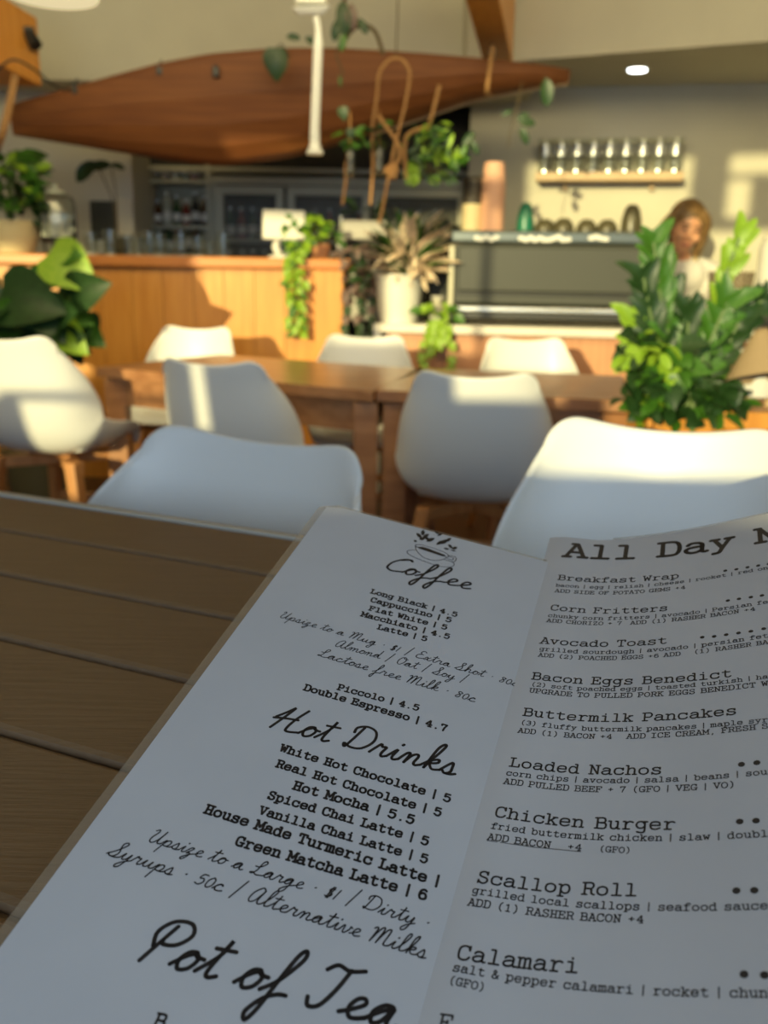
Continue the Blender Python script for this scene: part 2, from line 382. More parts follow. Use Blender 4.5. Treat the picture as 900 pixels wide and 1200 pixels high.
def ltop(u): 
    c = max(0, 1 - (u - ledge) / 0.006)
    return tl[1] + (tr[1] - tl[1]) * (u - tl[0]) / (tr[0] - tl[0]) - 0.005 * c * c
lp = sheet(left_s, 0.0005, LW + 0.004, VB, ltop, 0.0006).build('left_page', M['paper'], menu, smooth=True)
lp['label'] = 'drinks page with script headings'
sheet(lambda u, v, h=0: left_s(u, v, h - 0.0007), -0.0055, LW + 0.004, VB - .004, lambda u: ltop(max(u, .001)) + 0.0035 - (0.006 if u < -.0045 else 0), 0.0006).build('laminate_border', M['laminate'], menu, smooth=True)
rt = [right_px(645, 630), right_px(700, 633), right_px(760, 628), right_px(899, 602)]
def rtop(a):
    if a <= rt[0][0]: return rt[0][1]
    for (a0, v0), (a1, v1) in zip(rt, rt[1:]):
        if a <= a1: return v0 + (v1 - v0) * (a - a0) / (a1 - a0)
    return rt[-1][1]
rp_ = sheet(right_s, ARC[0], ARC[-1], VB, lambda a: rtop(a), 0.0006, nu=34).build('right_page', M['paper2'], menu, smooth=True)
rp_['label'] = 'food page in typewriter print, curling up to the right'
sheet(lambda u, v, h=0: right_s(u, v, h - 0.0012), ARC[0] + .05, ARC[-1] + 0.0, VB - .002, lambda a: rtop(a) + 0.0045, 0.0006, nu=30).build('laminate_border', M['laminate'], menu, smooth=True)

# ---------------------------------------------------------------- stroke fonts
SLAB = {
'a': '~1.5 8,3 9.8,6 9.8,8 8,8 4,8 1,9 0,10.2 .3;~8 5.8,4 5.6,1 4,1 1.5,3 0,6 .5,8 2.5', 'b': '0 14,2 14,2 0;~2 7,4.5 10,8 9.5,9.5 5,8 .5,4.5 0,2 3',
'c': '~9 7,8 9,5 10,2 9,.8 5,2 1,5 0,8 .5,9.3 2.5;9 7,9 10', 'd': '6 14,8 14,8 0,10 0;~8 7,5.5 10,2 9.5,.5 5,2 .5,5.5 0,8 3',
'e': '1 5.2,9 5.2;~9 5.2,8.3 9,5 10,1.8 8.8,.8 5,2 1,5.5 0,9 1.8', 'f': '~9.5 12.5,8 14,5.5 14,4 12,4 9;4 12,4 0;1 0,7.5 0;1 10,8 10',
'g': '~8 7,5.5 10,2.2 9.5,.6 5.8,2.2 2,5.5 1.5,8 4;~8 8,8 -1,7 -4,4 -4.3,1.5 -3.5;6 10,10 10;8 10,8 6', 'h': '0 14,2 14,2 0;0 0,4 0;~2 7,4 9.6,7 9.8,8.3 7.5,8.3 4;8.3 5,8.3 0;6.5 0,10 0',
'i': '2 10,5.2 10,5.2 0;1.5 0,9 0;5 13.2,5 14', 'j': '3 10,6.5 10;~6.5 10,6.5 -2,5 -4.2,2 -4;6.3 13.2,6.3 14', 'k': '0 14,2.2 14,2.2 0;0 0,4 0;8 10,2.2 4;4.5 6,8.5 0;6 10,9.7 10;6.6 0,10 0',
'l': '2 14,5.2 14,5.2 0;1.5 0,9 0', 'm': '-.5 10,1 10,1 0;-.5 0,2.3 0;~1 8,2.5 10,4.5 9.5,5 7,5 3;5 4,5 0;4 0,6.2 0;~5 8,6.8 10,8.6 9.5,9 7,9 3;9 4,9 0;8 0,10.5 0',
'n': '0 10,2 10,2 0;0 0,4 0;~2 7,4 9.6,7 9.8,8.3 7.5,8.3 4;8.3 5,8.3 0;6.5 0,10 0', 'o': '~5 10,1.8 8.5,.8 5,1.8 1.5,5 0,8.2 1.5,9.2 5,8.2 8.5,5 10',
'p': '0 10,2 10,2 -4;0 -4,4.5 -4;~2 7,4.5 10,8 9.5,9.5 5,8 .5,4.5 0,2 3', 'r': '1 10,3.2 10,3.2 0;1 0,6.5 0;~3.2 6,5 9.2,7.5 10,9.5 9',
's': '~8.5 8,7 9.8,4 10,1.8 8.5,2.5 6,5 5.2,8 4.3,8.8 2,7 .2,4 -.1,1.2 1.8;8.5 10,8.5 7.5;1.2 0,1.2 2.5', 't': '4 13,4 9;~4 10,4 3,5 .4,7.5 0,9.5 1.5;1 10,8.5 10',
'u': '0 10,2 10;~2 10,2 4,3 .6,6 .2,8 3;6.3 10,8.2 10,8.2 0,10 0', 'v': '1.5 10,5 0,8.5 10;0 10,3.5 10;6.5 10,10 10', 'w': '1 10,2.8 0,5 8,7.2 0,9 10;0 10,2.6 10;7.4 10,10 10',
'x': '1.5 10,8.5 0;8.5 10,1.5 0;0 10,3 10;7 10,10 10;0 0,3 0;7 0,10 0', 'y': '1.5 10,5 1;~8.5 10,5 1,3.5 -3.2,1 -4;0 10,3.5 10;6.5 10,10 10', 'z': '1.5 8,1.5 10,8.2 10,1.5 0,8.7 0,8.7 2.3',
'A': '3 14,5.5 14,9.5 0;5 14,.8 0;2.3 5,7.8 5;-.5 0,3 0;7 0,11 0', 'B': '0 14,2 14;2 14,2 0;~2 14,7.5 14,9 11,7.5 7.6,2 7.6;~5 7.6,8.5 7,9.8 4,8.3 0,2 0;0 0,3 0', 'C': '~9 10,7.5 13.5,4 14,1.3 12,.6 7,1.5 1.8,4.5 0,7.8 .6,9.5 3;9 14,9 9.8',
'D': '0 14,2 14,2 0;~1 14,6.5 14,9 12,9.8 7,9 2,6.5 0,0 0', 'E': '0 14,9 14,9 10.5;2 14,2 0;0 0,9.5 0,9.5 4;2 7.5,6.5 7.5;6.5 9,6.5 6', 'F': '0 14,9.5 14,9.5 10.5;2 14,2 0;0 0,5 0;2 7.5,6.5 7.5;6.5 9,6.5 6',
'G': '~8.8 10.5,7.5 13.5,4 14,1.3 12,.6 7,1.5 1.8,4.5 0,7.5 .7,8.8 3;8.8 0,8.8 5.5;5.8 5.5,10.3 5.5;8.8 14,8.8 10', 'H': '2 14,2 0;8.3 14,8.3 0;2 7,8.3 7;0 14,4 14;6.3 14,10.3 14;0 0,4 0;6.3 0,10.3 0',
'I': '5 14,5 0;1.5 14,8.5 14;1.5 0,8.5 0', 'K': '2 14,2 0;8.5 14,2 6;4.5 8.5,9 0;0 14,4 14;6.5 14,10 14;0 0,4 0;7 0,10.3 0', 'L': '0 14,5 14;2.5 14,2.5 0;0 0,9.5 0,9.5 4.5',
'M': '1 14,1 0;1 14,5.2 4,9.4 14;9.4 14,9.4 0;-1 14,1.3 14;9 14,11.3 14;-1 0,3 0;7.5 0,11.3 0', 'N': '1.8 14,1.8 0;1.8 14,8.4 0,8.4 14;0 14,2 14;6.3 14,10.3 14;0 0,4 0', 'O': '~5 14,1.6 12,.5 7,1.6 2,5 0,8.4 2,9.5 7,8.4 12,5 14',
'P': '0 14,2 14;2 14,2 0;~2 14,7.5 14,9.5 10.5,7.5 6.5,2 6.5;0 0,5 0', 'R': '0 14,2 14;2 14,2 0;~2 14,7.5 14,9.3 11,7.5 7.3,2 7.3;~5 7.3,7.5 6,8 1.5,10.3 0;0 0,4 0', 'S': '~8.5 10.8,7 13.7,4 14,1.6 12,2 8.8,5 7.3,8.3 5.8,9 2.5,7 .1,4 -.1,1.2 3;8.5 14,8.5 10.5;1.2 0,1.2 3.5',
'T': '.5 10.5,.5 14,9.5 14,9.5 10.5;5 14,5 0;2.5 0,7.5 0', 'U': '0 14,4 14;6.3 14,10.3 14;~2 14,2 4,3.2 .8,5.2 0,7.2 .8,8.4 4,8.4 14', 'V': '1 14,5 0,9 14;-.5 14,3 14;7 14,10.5 14', 'W': '.8 14,2.6 0,5 11,7.4 0,9.2 14;-.5 14,2.5 14;7.5 14,10.5 14',
'X': '1 14,9 0;9 14,1 0', 'Z': '1.2 10.5,1.2 14,8.8 14,1 0,9 0,9 3.5', '0': '~5 14,2 12,1 7,2 2,5 0,8 2,9 7,8 12,5 14', '1': '2 11.5,5 14,5 0;2 0,8 0', '2': '~1.5 10.5,2.5 13.5,5.5 14,8.5 12.5,8.3 9,5 4.5,1 0;1 0,9 0,9 2.5',
'3': '~1.5 12.5,4.5 14,8 13,8 9.5,4.5 7.6;~4.5 7.6,8.5 7,9 3.5,7 .3,3.5 0,1 1.8', '4': '7 0,7 14,.8 4.5,9.5 4.5;4.5 0,9 0', '5': '8.5 14,2.2 14,1.8 8;~1.8 8,5 9.2,8.5 7.8,9 4,7 .5,4 0,1 1.8', '6': '~8.5 12.5,6 14,2.5 12,1 6,2.2 1,5 0,8.2 1.2,9 4.5,7.5 8,4.5 8.6,1.5 6',
'7': '1.2 11,1.2 14,9 14;~9 14,6 7,4.5 0', '8': '~5 7.6,2 9,1.9 12.5,5 14,8.1 12.5,8 9,5 7.6,1.6 6,1.2 2,5 0,8.8 2,8.4 6,5 7.6', '|': '5 15,5 -2', '(': '~7.5 15.5,5 12,4.2 6.5,5 1.5,7.5 -2', ')': '~2.5 15.5,5 12,5.8 6.5,5 1.5,2.5 -2',
'+': '5 10.5,5 3.5;1.5 7,8.5 7', ',': '~5 .8,5.3 -.8,4 -3', '.': '5 .2,5 1', '&': '~9.5 6,7 1.5,4 0,1.3 1.5,1.5 5,5.5 9,6 12,4 14,2.3 12,3.5 8.5,9.5 0', ' ': ''}
CUR = {  # x-height 4, ascender 10, descender -5 ; first number is the advance
'a': '6|~0 .5,2 2.5,3.8 3.7,2.2 3.9,.8 2.2,1.5 .2,3 .8,4 3.6,4 1,4.8 0,6 .6', 'c': '4.8|~0 .5,1.5 3,3.2 3.8,3.6 3,2.4 3.9,.9 2.4,1.4 .3,3 0,4.8 .6',
'd': '6.2|~0 .5,2 2.5,3.8 3.7,2.2 3.9,.8 2.2,1.5 .2,3 .8,4 4,4.2 9.5,4 3,4.3 .6,5 0,6.2 .6', 'e': '4.8|~0 .5,2 1.6,3.6 3,3 4,1.8 3.6,1.2 1.8,2.2 .1,3.6 .1,4.8 .6',
'f': '5|~0 .5,2 3,3.6 8,3 10,2.2 8.5,2 3,2 -3,1.4 -5.5,.4 -4,1.6 -1,3.5 .4,5 .6', 'g': '5.8|~0 .5,2 2.5,3.8 3.7,2.2 3.9,.8 2.2,1.5 .3,3 .9,4 3.6,3.9 0,3.3 -4,1.8 -5,1.2 -3.6,3 -1.2,5.8 .6',
'h': '6|~0 .5,2 4,3 9,2.4 10,1.5 8,1.4 3,1.4 0;~1.4 0,2.2 3,3.6 4,4.3 3,4.2 1,5 0,6 .6', 'i': '3.4|~0 .5,1.6 3.8,1.5 1,2.2 0,3.4 .6;1.9 5.8,2.1 6.2', 'k': '5.6|~0 .5,2 4,3 9,2.4 10,1.5 8,1.4 3,1.4 0;~1.4 0,2 3,3.8 4,4 2.8,2 2;~2 2,3.6 .2,5.6 .6',
'l': '3.6|~0 .5,2 4.5,2.9 8.8,2.2 10,1.4 8,1.3 2,2 0,3.6 .6', 'm': '8.8|~0 .5,1 3.2,1.8 3.8,2.1 2.8,2 0;~2 0,2.8 3,4 3.9,4.5 3,4.3 0;~4.3 0,5.2 3,6.4 3.9,7 3,6.9 .8,7.6 0,8.8 .6',
'n': '6.4|~0 .5,1 3.2,1.8 3.8,2.1 2.8,2 0;~2 0,2.8 3,4 3.9,4.6 3,4.5 .8,5.2 0,6.4 .6', 'o': '5|~0 .5,1.6 2.8,3 3.9,1.6 3.7,.9 1.8,1.9 0,3.5 .6,4 2.6,3 3.8,3.4 3.2,5 3', 'p': '5.8|~0 .5,1.5 3.8,1.3 0,.9 -5;~1.3 1,2.4 3.6,4 3.8,4.5 2,3.6 .2,2 .3;~3.4 .1,4.6 .1,5.8 .6',
'r': '5|~0 .5,1.4 4.2,2.2 3.4,3.4 3.5,3.2 1.2,3.8 0,5 .6', 's': '4.6|~0 .5,2 4.2,2.8 2.5,3 .8,1.8 0,.8 .8;~1.8 0,3.2 0,4.6 .6', 't': '4.2|~0 .5,2 4.5,2.2 8,2 3,2.2 .6,3 0,4.2 .6;.4 5.8,4.2 6.1', 'u': '6.2|~0 .5,1.3 3.8,1.2 1.2,2 .1,3.4 .9,4.3 3.8,4.2 1,5 0,6.2 .6',
'v': '5.2|~0 .5,1 3.6,1.6 3.4,2 .4,3 0,4.3 2.4,4.2 3.8,5.2 3.2', 'x': '5|~0 .5,1.2 3.6,2 3.4,3 .4,4 0,5 .6;4 4,1 0', 'y': '6|~0 .5,1.3 3.8,1.2 1.2,2 .1,3.4 .9,4.3 3.8,4.2 0,3.4 -4,2 -5,1.4 -3.6,3.2 -1.2,6 .6', 'z': '4.6|~0 .5,1.5 3.8,3 3.6,1.2 .2,2.6 .6,3 -1.5,1.6 -4.2,.6 -3.4,2.4 -1,4.6 .6',
'C': '7|~3 7.5,4.6 8.4,6 8.8,6.6 8,5.4 8.9,3 8,1 5,1 1.5,3 0,5.2 .2,7 .8', 'U': '7.6|~0 7.5,1.4 8.6,2 7,1.2 3,1.8 .4,3.6 0,5 3,5.6 8.8,5.4 3,5.9 .4,7.6 .6', 'M': '10|~0 7,1 8,1.6 6.5,1.4 0;~1.4 0,2.6 7,3.8 8.8,4.4 7,4.2 0;~4.2 0,5.4 7,6.8 8.8,7.4 7,7.4 1,8.4 0,10 .6',
'E': '6.8|~5.4 8,4.2 9.2,2.4 8.6,2 6.6,3.6 5.2,4.4 5.2;~3.6 5.2,1.2 4,.7 1.6,2 0,4.6 .2,6.8 1', 'S': '6.6|~0 .5,3 4,5 8,4.4 9.4,3 8.6,3.2 6.4,4.6 3,3.8 .4,1.8 0,.4 1.4;~1.8 0,4.6 -.2,6.6 .6', 'A': '7.4|~5 7.6,3.4 9,1.2 6,.8 2,2 0,4 1.6,5.2 7.8;~5.2 7.8,5 2,6 0,7.4 .6',
'O': '6.8|~4 9,1.8 7.8,.8 4,2 .4,4 .2,5.8 3.6,5.6 7.4,4 9,3.4 8,4.6 7,6.8 7.4', 'L': '7|~.6 5,3 5.2,4.8 8,4 9.4,2.8 8,2.8 3,1.6 .4,.4 .6,1.6 1.2,4 0,7 .6', 'H': '9.4|~0 4.4,1.6 7,2.8 9.2,2.2 5,1.2 0;~6.8 9.4,5.6 5,5.4 1,6.4 0,9.4 .6;~-.4 3.8,3 4.6,6.4 5', 'D': '8.6|~2.4 8.6,2 4,1.4 .2,.6 1.4,3 .4,6 1,7.6 4.4,6.2 8,3 9.2,.6 8,.8 6',
'P': '7|~2.8 8,2.2 4,1.6 -.4;~1.6 3,.2 6,1.6 8.8,4.8 9.2,6.6 7,5.4 4.4,3 3.8,2.4 4.6', 'T': '6.6|~0 7.6,1.4 9,4 8.4,6.6 9.2;~4.2 8.6,3.8 4,2.8 .6,1 0,0 1.6', 'B': '6|~1 9,1 0',
'8': '4.6|~3.6 8,2 9,1 7.6,3.4 3.6,3 .6,1.4 .2,.8 2,3.8 7,3.6 8', '0': '4.6|~2.4 8.8,.8 6,1 1.4,2.4 0,4 2.4,3.8 7,2.4 8.8', '5': '4.6|~4 9,1.6 8.8,1 5.4,3 5.6,4 3,2.6 .2,.4 .8', '1': '3|1.6 9,1 0', '$': '4.4|~3.6 8,1.8 8.4,1.2 6,3.6 3.6,2.8 .8,.4 1;2 10,1.6 -.6;3 10,2.6 -.6', '|': '5|3.4 10,1.6 -1.5', '·': '4|1.6 3,2 3.4', ' ': '3.6|'}
def glyph_strokes(ch, cursive):
    s = CUR[ch] if cursive else SLAB[ch]; adv = {' ': 8.5, '|': 7.5}.get(ch, 12.0)
    if ch == '|' and not cursive: s = '2.7 15,2.7 -2'
    if cursive: a, s = s.split('|', 1) if ch != '|' else ('5', '3.4 10,1.6 -1.5'); adv = float(a)
    out = []
    for st in s.split(';'):
        if not st: continue
        sm = st[0] == '~'; pts = [tuple(float(q) for q in p.split()) for p in st.lstrip('~').split(',')]
        pts = [V((p[0], p[1], 0)) for p in pts]
        if sm: pts = spline(pts, 4 if not cursive else 5)
        if cursive and ch in '0158$': pts = [V((p.x * .9, p.y * .68, 0)) for p in pts]
        if cursive: pts = [V((p.x + 0.32 * p.y, p.y, 0)) for p in pts]
        out.append(pts)
    return out, adv
def ribbon(mb, pts, wd, fn, h):
    # flat stroke of round ends laid on the page surface fn
    for a, b in zip(pts, pts[1:]):
        d = b - a
        if d.length < 1e-9: continue
        n = V((-d.y, d.x, 0)).normalized() * (wd / 2); e = d.normalized() * wd * .18
        mb.add([fn(p.x, p.y, h) for p in (a - n - e, b - n + e, b + n + e, a + n - e)], [(0, 1, 2, 3)])
    for p in (pts[0], pts[-1]):
        k_ = 8; mb.add([fn(p.x + wd / 2 * math.cos(2 * math.pi * i / k_), p.y + wd / 2 * math.sin(2 * math.pi * i / k_), h) for i in range(k_)], [tuple(range(k_))])
def write(text, x0, y0, x1, y1, page, cursive=False, k=0.9, wt=1.5, fit=None, under=False, parent=None):
    px, fn = (left_px, left_s) if page == 'L' else (right_px, right_s)
    a0, v0 = px(x0, y0); a1, v1 = px(x1, y1)
    width = 0; fitw = None
    for i, ch in enumerate(text):
        adv = glyph_strokes(ch, cursive)[1]; width += adv
        if fit and i + 1 == fit: fitw = width
    if not cursive: width -= 2
    if fitw: width = fitw - (0 if cursive else 2)
    sx = math.hypot(a1 - a0, v1 - v0) / width; sy = sx * k
    d = V((a1 - a0, v1 - v0, 0)).normalized(); n = V((0, 1, 0))
    if page == 'L': n = V((-0.05, 1, 0)).normalized()
    mb = MB(); cx = 0
    for ch in text:
        st, adv = glyph_strokes(ch, cursive)
        for pts in st:
            q = [V((a0, v0, 0)) + d * ((cx + p.x) * sx) + n * (p.y * sy) for p in pts]
            ribbon(mb, q, wt * (sx + sy) / 2, fn, 0.00015)
        cx += adv
    if under:
        q = [V((a0, v0, 0)) + d * (t * sx) + n * (-2.6 * sy) for t in (0, width / 2, width)]
        ribbon(mb, q, 1.4 * sy, fn, 0.00015)
    o = mb.build('lettering', M['ink'] if page == 'L' else M['ink2'], parent)
    return o
Lt = [('Long Black | 4.5', 434, 695, 535, 723), ('Cappuccino | 5', 434, 705, 528, 729.5), ('Flat White | 5', 432, 715, 523, 738), ('Macchiato | 4.5', 423, 722, 526, 749),
      ('Latte | 5', 442, 737, 499.5, 751.5), ('Piccolo | 4.5', 395, 808, 490, 833), ('Double Espresso | 4.7', 355.5, 808.5, 523, 857.5),
      ('White Hot Chocolate | 5', 327.5, 880, 527, 940.5), ('Real Hot Chocolate | 5', 323, 898.5, 516, 957), ('Hot Mocha | 5.5', 342.7, 924.5, 484, 966), ('Spiced Chai Latte | 5', 313, 935.5, 501, 991),
      ('Vanilla Chai Latte | 5', 302.7, 953.5, 500, 1012), ('House Made Turmeric Latte |', 238.7, 952.5, 514, 1038.5), ('Green Matcha Latte | 6', 275, 990, 499, 1055)]
for t in Lt: write(t[0], *t[1:], 'L', k=0.93, wt=3.3, parent=lp)
for t, x0, y0, x1, y1, kk, wt in [('Coffee', 448, 666, 550, 691, 1.0, .75), ('Upsize to a Mug · $1 | Extra Shot · 80c', 326, 723, 606, 805, .95, .62), ('Almond | Oat | Soy |', 391, 757, 545, 800, 1.0, .62),
                     ('Lactose free Milk · 80c', 371, 768, 556, 823, .95, .62), ('Hot Drinks', 312, 851, 532, 909, 1.05, .72), ('Upsize to a Large · $1 | Dirty ·', 171, 985, 503, 1089, .95, .65),
                     ('Syrups · 50c | Alternative Milks', 124, 1001, 498, 1124, .95, .65), ('Pot of Tea', 156, 1121, 462, 1207, 1.0, .75)]:
    write(t, x0, y0, x1, y1, 'L', True, kk, wt * 1.15, parent=lp)
write('B', 178, 1203, 190, 1206, 'L', k=.9, wt=2.6, parent=lp)
Rt = [('Breakfast Wrap', 653.6, 679.5, 795, 677.5, 0), ('Corn Fritters', 645, 715, 782, 715.5, 0), ('Avocado Toast', 633, 754, 781, 754, 0), ('Bacon Eggs Benedict', 623, 796, 857, 793, 0),
      ('Buttermilk Pancakes', 612.7, 838.5, 863, 837, 0), ('Loaded Nachos', 597, 898, 775, 907, 0), ('Chicken Burger', 579.6, 957, 791, 972, 0), ('Scallop Roll', 558.5, 1034, 746, 1050, 0), ('Calamari', 535, 1124, 677, 1140, 0)]
for t in Rt: write(*t[:5], 'R', k=0.86, wt=2.0, parent=rp_)
Rs = [('bacon | egg | relish | cheese | rocket | red onion', 651, 687.5, 900, 667, 47), ('ADD SIDE OF POTATO GEMS +4', 650, 694, 803, 690, 0), ('chunky corn fritters | avocado | Persian feta', 642, 723, 900, 707, 43),
      ('ADD CHORIZO + 7  ADD (1) RASHER BACON +4', 640.4, 729, 885, 715.5, 0), ('grilled sourdough | avocado | persian feta |', 632, 762.5, 900, 747, 41), ('ADD (2) POACHED EGGS +6 ADD   (1) RASHER BACON', 630.5, 769.5, 900, 754.5, 43),
      ('(2) soft poached eggs | toasted turkish | ham |', 622, 804, 900, 795, 44), ('UPGRADE TO PULLED PORK EGGS BENEDICT WITH', 620, 811.5, 900, 803.5, 38), ('(3) fluffy buttermilk pancakes | maple syrup', 609.5, 849, 900, 846, 42),
      ('ADD (1) BACON +4   ADD ICE CREAM, FRESH STRA', 606.7, 858.5, 900, 853.5, 41), ('corn chips | avocado | salsa | beans | sour', 593, 908.5, 899, 907.5, 42), ('ADD PULLED BEEF + 7 (GFO | VEG | VO)', 590, 918.5, 862, 922.5, 0),
      ('fried buttermilk chicken | slaw | double', 575, 971, 900, 980.5, 39), ('(GFO)', 701.7, 998, 739.5, 1000, 0), ('grilled local scallops | seafood sauce |', 553, 1047, 900, 1065.5, 38),
      ('ADD (1) RASHER BACON +4', 548, 1061, 754, 1082, 0), ('salt & pepper calamari | rocket | chunky', 530, 1138, 900, 1169, 38), ('(GFO)', 525, 1153, 568, 1162, 0)]
for t in Rs: write(*t[:5], 'R', k=0.88, wt=2.1, fit=t[5] or None, parent=rp_)
write('ADD BACON   +4', 571, 984, 681, 997, 'R', k=0.88, wt=2.1, under=True, parent=rp_)
write('All Day Menu', 661, 652, 860, 641, 'R', k=0.86, wt=2.3, fit=7, parent=rp_)
write('F', 512, 1207, 527, 1209, 'R', k=.9, wt=1.8, parent=rp_)
for grp in ([(850, 669), (863, 667.3), (876, 665), (888.6, 663), (901, 661)], [(853, 704), (866, 702), (880, 700), (893, 698)], [(823, 747), (837, 746), (851, 744), (865.5, 742), (880, 740), (895, 737)],
            [(869, 896), (887, 894)], [(867, 963), (886, 962)], [(863, 1044), (884, 1043.6)], [(872, 1142), (896, 1143)]):
    mb = MB()
    for x, y in grp:
        a0, v0 = right_px(x, y); r = .0018 * (0.8 if y < 760 else 1)
        mb.add([right_s(a0 + r * math.cos(i * math.pi / 6), v0 + r * math.sin(i * math.pi / 6), .00015) for i in range(12)], [tuple(range(12))])
    mb.build('dot_leader', M['ink2'], rp_)
# cup drawing above the Coffee heading
mb = MB()
def draw(pts, wt=.0006, closed=False, fill=False):
    q = [V((*left_px(*p), 0)) for p in pts]; q = spline(q, 6, closed)
    if fill: mb.add([left_s(p.x, p.y, .00018) for p in q[:-1]], [tuple(range(len(q) - 1))])
    else: ribbon(mb, q, wt, left_s, .00015)
def cz(x, y): return (460 + x / 9.0, 610 + y / 9.0)
draw([cz(*p) for p in ((240, 265), (300, 258), (450, 300), (560, 345), (590, 375), (560, 385), (430, 345), (300, 300))], closed=True)
draw([cz(*p) for p in ((262, 285), (330, 282), (450, 325), (560, 370), (520, 372), (420, 342), (320, 312))], closed=True, fill=True)
draw([cz(*p) for p in ((240, 270), (255, 320), (320, 385), (420, 420), (520, 415), (585, 385))])
draw([cz(*p) for p in ((585, 370), (650, 380), (672, 405), (650, 435), (600, 430), (545, 412))]); draw([cz(*p) for p in ((590, 382), (640, 395), (630, 418), (575, 405))])
draw([cz(*p) for p in ((242, 312), (180, 315), (152, 335), (200, 375), (330, 430), (480, 480), (600, 492), (645, 475), (645, 450), (620, 436))])
for cx, cy, dx, dy, wdt in ((320, 130, 5, -30, 26), (280, 160, -30, -25, 22), (350, 165, 35, -20, 22), (310, 195, -30, 0, 20), (400, 205, 45, -15, 24), (470, 130, 25, 8, 16), (500, 150, 30, -12, 15), (500, 235, 40, -20, 22), (545, 225, 45, -20, 26), (590, 205, 30, -20, 20), (240, 218, 18, 4, 14), (610, 275, 22, 22, 18), (655, 292, 30, -5, 20), (570, 300, 30, 5, 12), (640, 318, 30, 8, 8), (360, 190, 40, 20, 18)):
    n = V((-dy, dx)).normalized() * wdt
    draw([cz(cx - dx, cy - dy), cz(cx + n.x * .8, cy + n.y * .8), cz(cx + dx, cy + dy), cz(cx - n.x * .8, cy - n.y * .8)], closed=True, fill=True)
for x, y in ((360, 95), (395, 110), (205, 158), (215, 195), (440, 150), (470, 205), (570, 165), (620, 240), (640, 262), (300, 240), (420, 232), (225, 370), (290, 400), (380, 440), (440, 455), (510, 463), (570, 455)):
    a = V((*left_px(*cz(x, y)), 0)); ribbon(mb, [a, a + V((.0001, 0, 0))], .00035, left_s, .00015)
mb.build('cup_drawing', M['ink'], lp)

# ================================================================ CHAIRS
def make_chair():
    t = thing('shell_chair', '', 'chair')
    prof = [(.215, .425), (.20, .452), (.14, .452), (.05, .44), (-.05, .435), (-.13, .44), (-.185, .475), (-.215, .54), (-.232, .62), (-.245, .70), (-.256, .77), (-.262, .80), (-.266, .825), (-.267, .838)]
    wid = [.175, .200, .222, .232, .238, .240, .238, .233, .226, .214, .198, .189, .180, .172]
    nt = 14; mb = MB(); vs = []
    for i, ((y, z), wv) in enumerate(zip(prof, wid)):
        s = i / (len(prof) - 1)
        for j in range(nt + 1):
            u = -1 + 2 * j / nt; au = abs(u); x = wv * math.sin(u * math.pi / 2 * .92) / math.sin(math.pi / 2 * .92)
            if i <= 5: dz = (.05 + .017 * i) * au ** 2.8 * min(1, (i + .3) / 2.5); dy = 0.02 * max(0, i - 3) * au ** 2.4
            else: dz = .115 * au ** 2.8 * max(0, (10 - i) / 4.5) if i < 10 else 0; dy = .135 * au ** 2.2 * (1 - .65 * max(0, (i - 7) / 6)) if i > 6 else .10 * au ** 2.2
            if i >= 9:
                f = (i - 8) / 5; dz += -.050 * f * max(0, (au - .62) / .38) ** 2 - .016 * f * max(0, 1 - (au / .55) ** 2)
                x *= 1 - .03 * f * max(0, (au - .8) / .2)
            vs.append((x, y + dy, z + dz))
    fs = [(i * (nt + 1) + j, i * (nt + 1) + j + 1, (i + 1) * (nt + 1) + j + 1, (i + 1) * (nt + 1) + j) for i in range(len(prof) - 1) for j in range(nt)]
    sh = mb.add(vs, fs).build('shell', M['plastic'], t, smooth=True)
    m = sh.modifiers.new('solid', 'SOLIDIFY'); m.thickness = .011; m.offset = -1
    m = sh.modifiers.new('sub', 'SUBSURF'); m.levels = 2; m.render_levels = 2
    mb = MB(); vs = []
    for i in range(7):
        for j in range(7):
            u, v = -1 + i / 3, -1 + j / 3; r = max(abs(u), abs(v)); vs.append((u * .17, .03 + v * .155, .468 + .012 * (1 - r ** 4)))
    n0 = len(vs); vs += [(p[0], p[1], .452) for p in vs]
    fs = [(i * 7 + j, (i + 1) * 7 + j, (i + 1) * 7 + j + 1, i * 7 + j + 1) for i in range(6) for j in range(6)]
    fs += [tuple(n0 + q for q in f[::-1]) for f in fs]
    ring = [j for j in range(7)] + [i * 7 + 6 for i in range(1, 7)] + [42 + j for j in range(5, -1, -1)] + [i * 7 for i in range(5, 0, -1)]
    fs += [(a, b, n0 + b, n0 + a) for a, b in zip(ring, ring[1:] + ring[:1])]
    mb.add(vs, fs).build('seat_cushion', M['cushion'], t, smooth=True, sub=1)
    mb = MB().bar((-.15, -.13, .405), (.15, .15, .405), .05, .035).bar((.15, -.13, .405), (-.15, .15, .405), .05, .033).box((0, .01, .425), (.16, .16, .012))
    mb.build('cross_base', M['leg_wood'], t, bevel=.004)
    for sx in (-1, 1):
        for sy, ya, yb in ((-1, -.135, -.20), (1, .155, .23)):
            q = []
            for (cx, cy, z, h) in ((sx * .215, yb, 0, .014), (sx * .14, ya, .425, .026)):
                for i, j in ((-1, -1), (1, -1), (1, 1), (-1, 1)): q.append(V((cx + i * h * .8, cy + j * h, z)))
            MB().hexa(q).build('leg', M['leg_wood'], t, bevel=.005)
    MB().bar((-.17, -.163, .22), (.17, -.163, .22), .018, .03).build('stretcher', M['leg_wood'], t)
    MB().bar((-.17, .19, .22), (.17, .19, .22), .018, .03).build('stretcher', M['leg_wood'], t)
    return t
chair0 = make_chair(); used = []
